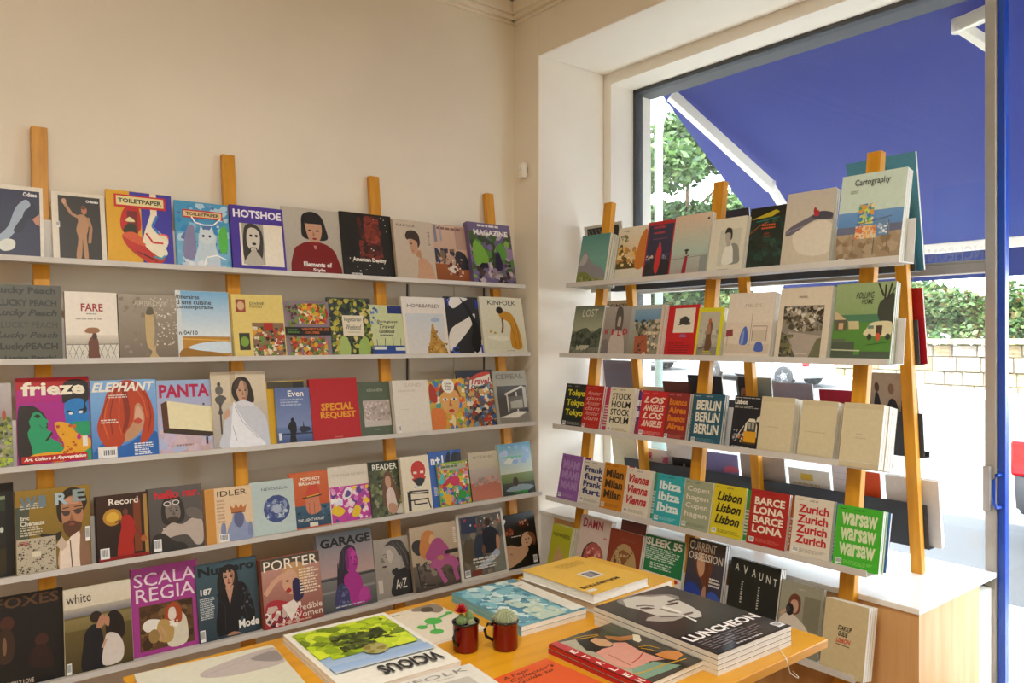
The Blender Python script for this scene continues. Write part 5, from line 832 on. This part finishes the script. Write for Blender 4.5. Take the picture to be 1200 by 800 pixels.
flat('magazine', 'magazine', 'white magazine lying over the tree magazine with grey title', [(422, 812), (551, 777)], TT + .0126 * 2, .010, 1, 'd9d4cb',
     'T 8 89 92 96 8a8680 n KINFOLK|K 60 84 80 86 1 b0aaa0|R 14 10 86 80 b8b4ac', tlh=.31)
flat('book', 'book', 'flat orange book with black italic title', [(576, 796), (640, 771)], TT, .008, 1, 'd8541c',
     'T 10 86 56 94 2c1810 ni A Poor|T 14 76 92 84 2c1810 ni Collector\'s|T 18 66 80 74 2c1810 ni Guide to', tlh=.20)
flat('magazine', 'magazine', 'large cream magazine with a faint grey shape on the table corner', [(156, 790), (318, 755)], TT, .010, 1, 'd6d3c0',
     'R 12 4 99 92 d0d0b8 d8d4c4|B b8aca8 99 94 50 80 40 66 60 56 99 60|B 8f8684 99 86 84 84 78 78 90 66 99 66|L a89c98 .8 40 66 60 74 99 92', tlh=.33)

# two enamel mugs planted with cactuses
ENR = mat('red_enamel', '740a10', .18, .05, 10); RIM = mat('black_enamel', '161414', .25, .05, 10); SOIL = mat('potting_soil', '4a3626', .95, .3, 60, .5)
CAC = mat('cactus_green', '7c9c5c', .7, .15, 20, .3); CAC2 = mat('grey_cactus', '9aa682', .8, .15, 20, .3); SPN = mat('cactus_spines', 'e8e0c4', .8, .05, 9); BLM = mat('red_blossom', 'c8182c', .6, .15, 20)
def mug(px, py, label, handle_ang, rad=.035, hh=.078):
    p = on_plane(px, py, 2, TT) + FW * .03; p.z = TT
    m = empty('enamel_mug', p, label=label, cat='mug', group='cactus mugs on the table')
    obj('cup', lathe([(rad - .004, 0), (rad - .001, .003), (rad, .01), (rad, hh - .004), (rad + .002, hh), (rad - .0005, hh), (rad - .002, hh - .01), (rad - .002, .03), (0.001, .03)]), ENR, m)
    obj('rim', lathe([(rad + .0005, hh - .004), (rad + .003, hh - .003), (rad + .003, hh + .001), (rad, hh + .002), (rad - .002, hh), (rad - .001, hh - .004)]), RIM, m)
    obj('soil', lathe([(.001, hh - .02), (rad - .0025, hh - .02), (rad - .0025, hh - .012), (.001, hh - .009)]), SOIL, m)
    d = Vector((math.cos(handle_ang), math.sin(handle_ang), 0))
    pts = [d * (rad - .002) + Vector((0, 0, hh - .012)), d * (rad + .014) + Vector((0, 0, hh - .010)), d * (rad + .022) + Vector((0, 0, hh - .026)), d * (rad + .018) + Vector((0, 0, hh - .044)), d * (rad - .002) + Vector((0, 0, hh - .056))]
    obj('handle', tube(pts, .0042, 10), RIM, m)
    return m, p, hh
def cactus(name, label, loc, r, h, ribs, mm, spines=200):
    c = empty(name, loc, label=label, cat='cactus', group='small cactuses in mugs')
    bm = bmesh.new(); rings = []; N = ribs * 6
    for i in range(13):
        f = i / 12; z = h * f; rr = r * math.sin(math.pi * (0.16 + .84 * f)) ** .6 if f < 1 else .0008
        rings.append([bm.verts.new((rr * (1 + .09 * math.cos(ribs * 2 * math.pi * k / N)) * math.cos(2 * math.pi * k / N), rr * (1 + .09 * math.cos(ribs * 2 * math.pi * k / N)) * math.sin(2 * math.pi * k / N), z)) for k in range(N)])
    for A, Bq in zip(rings, rings[1:]):
        for k in range(N): bm.faces.new((A[k], A[(k + 1) % N], Bq[(k + 1) % N], Bq[k]))
    bm.faces.new(rings[0][::-1]); bm.faces.new(rings[-1])
    obj('stem', bm_mesh(bm, smooth=True), mm, c)
    V, F = [], []; rn = random.Random(spines)
    for k in range(ribs):
        a = 2 * math.pi * k / ribs
        for i in range(1, 12):
            f = i / 12 + rn.uniform(-.01, .01); rr = r * math.sin(math.pi * (0.16 + .84 * f)) ** .6 * 1.09; base = Vector((rr * math.cos(a), rr * math.sin(a), h * f))
            for q in range(5):
                dv = Vector((math.cos(a) + rn.uniform(-.8, .8), math.sin(a) + rn.uniform(-.8, .8), (f - .4) * 1.5 + rn.uniform(-.6, .6))).normalized() * r * .22
                sd = Vector((-math.sin(a), math.cos(a), 0)) * .00035; n0 = len(V)
                V += [base - sd, base + sd, base + dv, base + Vector((0, 0, .0004))]; F += [(n0, n0 + 1, n0 + 2), (n0, n0 + 2, n0 + 3)]
    me = bpy.data.meshes.new('spines'); me.from_pydata([tuple(v_) for v_ in V], [], F)
    obj('spines', me, SPN, c, kind='stuff'); return c
m1, p1, hh = mug(545, 766, 'red enamel mug holding a red-flowered cactus, nearer the tree magazine', R(200))
c1 = cactus('cactus', 'small green cactus with red blossom in the mug', p1 + Vector((-.012, .004, hh - .013)), .013, .035, 9, CAC, 3)
for k in range(3):
    pass
bl = bmesh.new()
for ring, (rr, tz, cnt) in enumerate(((.022, .004, 13), (.017, .014, 10), (.009, .021, 7))):
    for k in range(cnt):
        a = 2 * math.pi * (k + ring * .5) / cnt; d = Vector((math.cos(a), math.sin(a), 0)); s_ = Vector((-math.sin(a), math.cos(a), 0))
        b0 = Vector((0, 0, .003 + ring * .003)); tip = d * rr + Vector((0, 0, tz + .008)); md = d * rr * .55 + Vector((0, 0, tz * .6 + .004))
        q = [bl.verts.new(b0), bl.verts.new(md - s_ * .0045), bl.verts.new(tip), bl.verts.new(md + s_ * .0045), bl.verts.new(md + Vector((0, 0, -.0015)))]
        bl.faces.new(q[:4]); bl.faces.new((q[0], q[3], q[2], q[1])) if False else None
o = obj('blossom', bm_mesh(bl), BLM, c1, kind='stuff'); o.location = (0, 0, .034)
cactus('cactus', 'green columnar cactus at the back of the flowered mug', p1 + Vector((.016, .006, hh - .013)), .012, .040, 9, CAC, 5)
cactus('cactus', 'tiny round cactus at the front of the flowered mug', p1 + Vector((.008, -.016, hh - .013)), .010, .020, 9, CAC2, 7)
m2, p2, hh = mug(592, 764, 'red enamel mug with a round pale cactus, beside the orange book', math.atan2(-RT.y, -RT.x) + .1)
cactus('cactus', 'round pale spiny cactus filling the second mug', p2 + Vector((0, 0, hh - .016)), .030, .046, 16, CAC2, 9)
# security loop on the table edge
p = on_plane(860, 765, 2, TT - .01)
pc = [(TX1 - .03, 1.52, TT + .004), (TX1 - .07, 1.42, TT + .012), (TX1 - .10, 1.30, TT + .01), (TX1 - .20, TY0 + .03, TT + .012), (TX1 - .225, TY0 - .008, TT + .002), (TX1 - .215, TY0 - .012, TT - .035), (TX1 - .195, TY0 - .008, TT - .038)]
lp = empty('security_cord', pc[0], label='thin clear cord with a green tag looped over the table edge', cat='cord'); bpy.context.view_layer.update()
rel(obj('cord', tube(smooth([tuple(q) for q in pc], 5)[:31], .0012, 6), mat('clear_plastic', 'd8d4c8', .2, .03, 10)), lp)
rel(obj('tag', boxes((TX1 - .05, 1.44, TT + .002, TX1 - .02, 1.47, TT + .008), bev=.002), mat('green_tag', '6cd02c', .4, .05, 9)), lp)

# ------------------------------------------------------------------ the awning
AWB = bpy.data.materials.new('blue_canvas'); AWB.use_nodes = True; n = AWB.node_tree; b = n.nodes['Principled BSDF']
nz = n.nodes.new('ShaderNodeTexNoise'); nz.inputs['Scale'].default_value = 1.3; nz.inputs['Detail'].default_value = 5
rp = n.nodes.new('ShaderNodeValToRGB'); rp.color_ramp.elements[0].color = hx('3c4880'); rp.color_ramp.elements[1].color = hx('46548e'); n.links.new(nz.outputs['Fac'], rp.inputs[0])
n.links.new(rp.outputs[0], b.inputs['Base Color']); b.inputs['Roughness'].default_value = .9
tl_ = n.nodes.new('ShaderNodeBsdfTranslucent'); n.links.new(rp.outputs[0], tl_.inputs[0]); mxs = n.nodes.new('ShaderNodeMixShader'); mxs.inputs[0].default_value = .5
n.links.new(b.outputs[0], mxs.inputs[1]); n.links.new(tl_.outputs[0], mxs.inputs[2]); n.links.new(mxs.outputs[0], n.nodes['Material Output'].inputs[0])
aw = empty('awning', (3.65, 1.6, 3.3), label='dark blue canvas awning on white folding arms outside the window', cat='awning'); bpy.context.view_layer.update()
AX0, AZ0, AX1, AZ1, AY0, AY1 = 3.66, 3.165, 5.06, 2.19, -.35, 3.17
def slab(pts, t=.002):
    bm = bmesh.new(); v = [bm.verts.new(p) for p in pts]; f = bm.faces.new(v); r = bmesh.ops.extrude_face_region(bm, geom=[f])
    bmesh.ops.translate(bm, verts=[x for x in r['geom'] if isinstance(x, bmesh.types.BMVert)], vec=(0, 0, t)); bmesh.ops.recalc_face_normals(bm, faces=list(bm.faces)); return bm_mesh(bm)
nseg = 8
bm = bmesh.new()
for a in range(3):
    y0_, y1_ = AY0 + (AY1 - AY0) * a / 3, AY0 + (AY1 - AY0) * (a + 1) / 3
rel(obj('canopy', slab([(AX0, AY0, AZ0), (AX0, AY1, AZ0), (AX1, AY1, AZ1), (AX1, AY0, AZ1)], .003), AWB), aw)
rel(obj('valance', boxes((AX1 + .01, AY0, AZ1 - .22, AX1 + .014, AY1, AZ1 - .02)), AWB), aw)
rel(obj('front_bar', boxes((AX1 - .01, AY0 - .01, AZ1 - .055, AX1 + .03, AY1 + .01, AZ1 + .008), bev=.008), WHITEM), aw)
rel(obj('roller_box', boxes((AX0 - .03, AY0, AZ0 + .01, AX0 + .04, AY1 + .02, AZ0 + .1), bev=.01), WHITEM), aw)
def on_x(px, py, X): return on_plane(px, py, 0, X)
# folding arms: shoulder at the wall, elbow, then to the front bar
def arm(sh, el, fr):
    rel(obj('arm', beam(sh, el, .06, .06, side=Vector((0, 1, .3)), bev=.006), WHITEM), aw)
    rel(obj('arm', beam(el, fr, .045, .045, side=Vector((0, 1, .3)), bev=.006), WHITEM), aw)
    rel(obj('elbow', tube([Vector(el) - Vector((0, 0, .03)), Vector(el) + Vector((0, 0, .03))], .032, 14), WHITEM), aw)
def under(px, py, gap):                       # the point on the sightline just below the canopy
    sl = (AZ1 - AZ0) / (AX1 - AX0); d = ray(px, py)
    t = (AZ0 - AX0 * sl - CAMZ) / (d.z - sl * d.x); p = EYE + d * t; return EYE + d * (t * (1 - gap))
e1 = under(903, 218, .03); arm((3.69, 3.06, 3.08), tuple(e1), (AX1 - .01, e1.y + .10, AZ1 - .02))
e2 = under(1124, 30, .015); s2_ = under(1172, 8, .01); f2 = under(1176, 64, .03)
arm(tuple(s2_), tuple(e2), tuple(f2))

# ------------------------------------------------------------------ the street
GZ = -.15
ASPH = mat('asphalt', '4c4a48', .95, .06, 30, .2); PAV = mat('limestone_paving', 'd8d0c2', .9, .06, 14, .2, col2='c8bfae')
SLOPE = .06                                    # the street climbs away to the north
def hill(y): return max(0, y - 5) * SLOPE
def ground(name, x0, x1, z, m):
    V = []; ys = (-30, 5, 30)
    for y in ys: V += [(x0, y, z + hill(y)), (x1, y, z + hill(y)), (x0, y, z - .5 + hill(y)), (x1, y, z - .5 + hill(y))]
    F = []
    for k in (0, 4): F += [(k, k + 1, k + 5, k + 4), (k + 2, k + 6, k + 7, k + 3), (k, k + 4, k + 6, k + 2), (k + 1, k + 3, k + 7, k + 5)]
    F += [(0, 2, 3, 1), (8, 9, 11, 10)]
    me = bpy.data.meshes.new(name); me.from_pydata(V, [], F); struct(name, me, m)
ground('road', 5.7, 23.4, GZ - .12, ASPH)
ground('pavement', WO, 5.6, GZ, PAV)
ground('curb', 5.6, 5.75, GZ + .005, PAV)
ground('pavement', 23.4, 24.6, GZ + .06, PAV)
struct('step', boxes((3.4, YD0, -.2, 4.0, YD1, .02)), PAV)
HOUSE = mat('pink_render', 'd8b8a4', .9, .04, 5)
struct('street_house_front', boxes((WO - .01, YL + .16, GZ - .3, WO + .02, 14, 3.72), (WO - .3, -12, GZ - .3, WO + .02, -3.36, 3.72), (-3.3, -12, 3.72, WO + .02, 14, 11.5)), HOUSE)
# stone wall on the far side: every stone a block
sw = empty('stone_wall', (24.8, 18, GZ), kind='structure'); bpy.context.view_layer.update()
WX = 24.6; STN = [mat('pale_stone_%s' % w_, c_, .95, .10, 4, .6, col2=d_) for w_, c_, d_ in (('cream', '8c8470', '746a54'), ('ochre', '84765c', '685a40'), ('grey', '888276', '6c665a'))]
rn = random.Random(5); courses = ((.0, .42), (.42, .40), (.82, .44), (1.26, .36))
protos = []
for k in range(9):
    bm = bmesh.new(); box(bm, -.12, -.5, 0, .2, .5, 1, bev=.03)
    for v_ in bm.verts: v_.co.x += rn.uniform(-.02, .02)
    protos.append(bm_mesh(bm)); protos[-1].materials.append(STN[k % 3])
ns = 0
for z0, hh_ in courses:
    y = 5.0 + rn.uniform(0, .4)
    while y < 27 and ns < 290:
        wd = rn.uniform(.5, 1.05); o = bpy.data.objects.new('stone', protos[rn.randrange(9)]); COL.objects.link(o)
        o.parent = sw; o.location = (WX - 24.8 + .1 + rn.uniform(-.03, .03), y + wd / 2 - 18, z0); o.scale = (1, wd - .03, hh_ - .03); y += wd; ns += 1
rel(obj('mortar_core', boxes((WX + .02, 4, GZ, WX + .5, 28, GZ + 1.60)), mat('mortar', '544c3e', .95, .08, 10)), sw)
rel(obj('coping', boxes((WX - .14, 4, GZ + 1.62, WX + .5, 28, GZ + 1.78), bev=.02), STN[0]), sw)

# foliage built as many small leaves
def leaves(n_, clusters, size, cols, seed):
    rn = random.Random(seed); V = []; F = []; C = []
    pal = [hx(c) for c in cols]; tot = sum(c[3] * c[4] * c[5] for c in clusters) ** 1
    for cx, cy, cz, rx, ry, rz in clusters:
        k = max(20, int(n_ * rx * ry * rz / tot))
        for _ in range(k):
            while True:
                a, b, c = rn.uniform(-1, 1), rn.uniform(-1, 1), rn.uniform(-1, 1); q = a * a + b * b + c * c
                if .35 < q < 1: break
            p = Vector((cx + a * rx, cy + b * ry, cz + c * rz))
            d = Vector((rn.uniform(-1, 1), rn.uniform(-1, 1), rn.uniform(-.7, .7))).normalized(); e = d.cross(Vector((rn.uniform(-1, 1), rn.uniform(-1, 1), rn.uniform(-1, 1)))).normalized()
            s_ = size * rn.uniform(.6, 1.3); i = len(V)
            V += [tuple(p - d * s_), tuple(p + e * s_ * .5), tuple(p + d * s_), tuple(p - e * s_ * .5)]; F.append((i, i + 1, i + 2, i + 3)); C.append(rn.choice(pal))
    return col_mesh(V, F, C, 'leaves')
GREENS = ['2f4a20', '3a5626', '4c6a32', '273e1c', '5c7040', '44552c']
BARK = mat('bark', '6a5440', .95, .2, 10, .6)
def tree(label, x, y, h, r, n_, seed, cols=GREENS, low=.2, size=.17):
    rn = random.Random(seed)
    t = empty('tree', (x, y, GZ), label=label, cat='tree', group='trees beyond the stone wall')
    obj('trunk', tube([(0, 0, 0), (.1, .05, h * .3), (0, .1, h * .55), (.1, 0, h * .8)], [.22, .18, .12, .05], 10), BARK, t)
    for k in range(5):
        a = rn.uniform(0, 6.28); z = h * rn.uniform(.3, .6)
        obj('branch', tube([(0, 0, z), (math.cos(a) * r * .35, math.sin(a) * r * .35, z + h * .12), (math.cos(a) * r * .7, math.sin(a) * r * .7, z + h * .2)], [.09, .06, .02], 7), BARK, t)
    cl = []
    for k in range(16):
        a = rn.uniform(0, 6.28); q = rn.uniform(0, .75); z = h * rn.uniform(low, .92); cl.append((math.cos(a) * r * q, math.sin(a) * r * q, z, r * rn.uniform(.28, .5), r * rn.uniform(.28, .5), h * rn.uniform(.07, .13)))
    obj('foliage', leaves(n_, cl, size, cols, seed), LEAF, t, kind='stuff')
tree('tall leafy tree seen beside the lamp post through the window', 25.5, 26.5, 12.5, 4.6, 22000, 1, size=.2)
tree('second tall tree further along the wall, left of the awning edge', 27, 21.5, 12.0, 4.4, 20000, 2, size=.2)
tree('tree with paler crown at the far end of the wall', 26, 33, 13.0, 4.5, 10000, 3, ['566c3c', '465c30', '6a7a4c', '3c502c'])
tree('low broad tree rising behind the wall under the awning', 28, 15.5, 5.0, 3.2, 7000, 4, low=.1)
for k in range(9):
    y = 4.5 + k * 2.6; x = 26.5 + (k % 2) * .6
    hd = empty('hedge_bush', (x, y, GZ), label='%s green shrub along the far stone wall, counted from the shop door side' % ('first second third fourth fifth sixth seventh eighth ninth'.split()[k]), cat='shrub', group='shrubs above the stone wall')
    rn = random.Random(40 + k)
    cl = [(rn.uniform(-.3, .3), rn.uniform(-1.3, 1.3), 1.6 + rn.uniform(.2, 1.9), .8, rn.uniform(.6, .9), rn.uniform(.4, .7)) for _ in range(12)]
    obj('foliage', leaves(4200, cl, .13, GREENS + ['666c38', '5c4a2c'], 60 + k), LEAF, hd, kind='stuff')
    obj('stem', tube([(0, 0, 0), (.05, .1, 1.5), (0, 0, 3)], [.08, .06, .03], 7), BARK, hd)

# street lamp
lx, ly = 8.5, 7.28
slp = empty('street_lamp', (lx, ly, GZ - .1), label='pale green curved street lamp post outside the window', cat='lamp post')
LG = mat('pale_green_paint', '869c94', .5, .04, 5)
q_ = Vector((RT.x, RT.y, 0))
obj('post', tube([(0, 0, 0), (0, 0, 4.75)] + [tuple(q_ * (.8 * (1 - math.cos(a))) + Vector((0, 0, 4.75 + .9 * math.sin(a)))) for a in (R(12), R(25), R(40), R(58), R(75), R(90))], .058, 14), LG, slp)
obj('base', lathe([(.12, 0), (.12, 1.0), (.10, 1.05), (.06, 1.08)], 20), LG, slp)
obj('lamp_head', boxes((-.1, -.1, 0, .5, .1, .1), bev=.03, M=Matrix.Translation(q_ * .8 + Vector((0, 0, 5.62))) @ Matrix.Rotation(AZ - R(90), 4, 'Z')), LG, slp)

# cars
TYRE = mat('tyre_rubber', '2c2c2e', .9, .1, 20); HUB = mat('alloy_wheel', 'b8bcc0', .35, .05, 10, metal=.6); TAIL = mat('red_tail_lamp', 'c41420', .2, .05, 10); CLR = mat('clear_lamp', 'e8e4e0', .2, .05, 10); CGL = mat('dark_car_glass', '2c343c', .08, .05, 5)
def car(label, x, y, facing, paint, L=4.1):
    c = empty('car', (x, y, GZ - .12), label=label, cat='car'); c.rotation_euler = (0, -math.atan(SLOPE) if y > 5 else 0, R(facing)); c.location.z += hill(y)
    # side outline along local x (rear at 0), extruded across width with tumblehome
    prof = [(0.02, .34), (0, .62), (.05, .92), (.16, 1.02), (.42, 1.38), (.62, 1.46), (1.7, 1.5), (2.3, 1.42), (3.0, .98), (3.75, .84), (4.05, .68), (4.1, .36), (3.75, .24), (.35, .24)]
    bm = bmesh.new(); W = .84
    rows = []
    for yy, k in ((-W, 0), (-W + .10, 1), (W - .10, 1), (W, 0)):
        rows.append([bm.verts.new((px_, yy * (1 - .14 * max(0, (pz - .9)) / .6), pz + (.0 if k else -.02 * (pz > .5)))) for px_, pz in prof])
    for A, Bq in zip(rows, rows[1:]):
        for i in range(len(prof)): bm.faces.new((A[i], A[(i + 1) % len(prof)], Bq[(i + 1) % len(prof)], Bq[i]))
    bm.faces.new(rows[0]); bm.faces.new(rows[-1][::-1]); bmesh.ops.recalc_face_normals(bm, faces=list(bm.faces))
    bmesh.ops.bevel(bm, geom=list(bm.edges), offset=.03, segments=2, affect='EDGES')
    obj('body', bm_mesh(bm, smooth=True), paint, c)
    def pan(pts, name, m):
        for s in (-1, 1):
            V = [(a, s * (W * (1 - .14 * max(0, b - .9) / .6) + .004 + d), b) for a, b in pts for d in (0,)]
            bmq = bmesh.new(); vs = [bmq.verts.new(v_) for v_ in V]; f = bmq.faces.new(vs); r_ = bmesh.ops.extrude_face_region(bmq, geom=[f]); bmesh.ops.translate(bmq, verts=[q for q in r_['geom'] if isinstance(q, bmesh.types.BMVert)], vec=(0, s * .008, 0))
            bmesh.ops.recalc_face_normals(bmq, faces=list(bmq.faces)); obj(name, bm_mesh(bmq), m, c)
    pan([(.5, 1.0), (.62, 1.34), (1.55, 1.40), (1.55, 1.0)], 'side_window', CGL); pan([(1.62, 1.0), (1.62, 1.40), (2.2, 1.34), (2.75, 1.0)], 'side_window', CGL)
    obj('rear_window', boxes((-.01, -.6, 0, .012, .6, .40), bev=.004, M=Matrix.Translation((.16, 0, 1.02)) @ Matrix.Rotation(R(36), 4, 'Y')), CGL, c)
    for s in (-1, 1):
        obj('tail_light', boxes((-.015, s * .78 - .09, .66, .14, s * .78 + .09, .98), bev=.03), TAIL, c)
        obj('lamp_lens', boxes((-.02, s * .80 - .05, .86, .08, s * .80 + .05, .96), bev=.02), CLR, c)
        for wx in (.72, 3.28):
            wz = Matrix.Translation((wx, s * .76, .31)) @ Matrix.Rotation(R(90), 4, 'X')
            w_ = obj('wheel', lathe([(.20, -.1), (.30, -.1), (.315, -.06), (.315, .06), (.30, .1), (.20, .1)], 28), TYRE, c); w_.matrix_basis = wz
            hbm = lathe([(.05, -.105), (.2, -.09), (.205, .09), (.05, .105)], 20); h_ = obj('hub', hbm, HUB, w_)
            bms = bmesh.new()
            for k in range(5):
                box(bms, .03, -.02, -.112, .2, .02, .112, M=Matrix.Rotation(R(72 * k), 4, 'Z'))
            obj('spokes', bm_mesh(bms), GASKET, w_)
    return c
PW = mat('white_car_paint', 'e8e8e8', .25, .01, 3); PG = mat('grey_car_paint', '6c7076', .3, .03, 3, metal=.4)
rc = ray(1187, HOR); dd = 6.9; q = EYE + rc * (dd / FPX)
car('grey hatchback with red tail lamps parked outside the shop door', q.x + .84, q.y, -90, PG)
car('white car parked across the street beside the stone wall', 21.5, 12.2, 90, PW)
car('second white car further up the street by the wall', 21.5, 18.0, 90, PW)
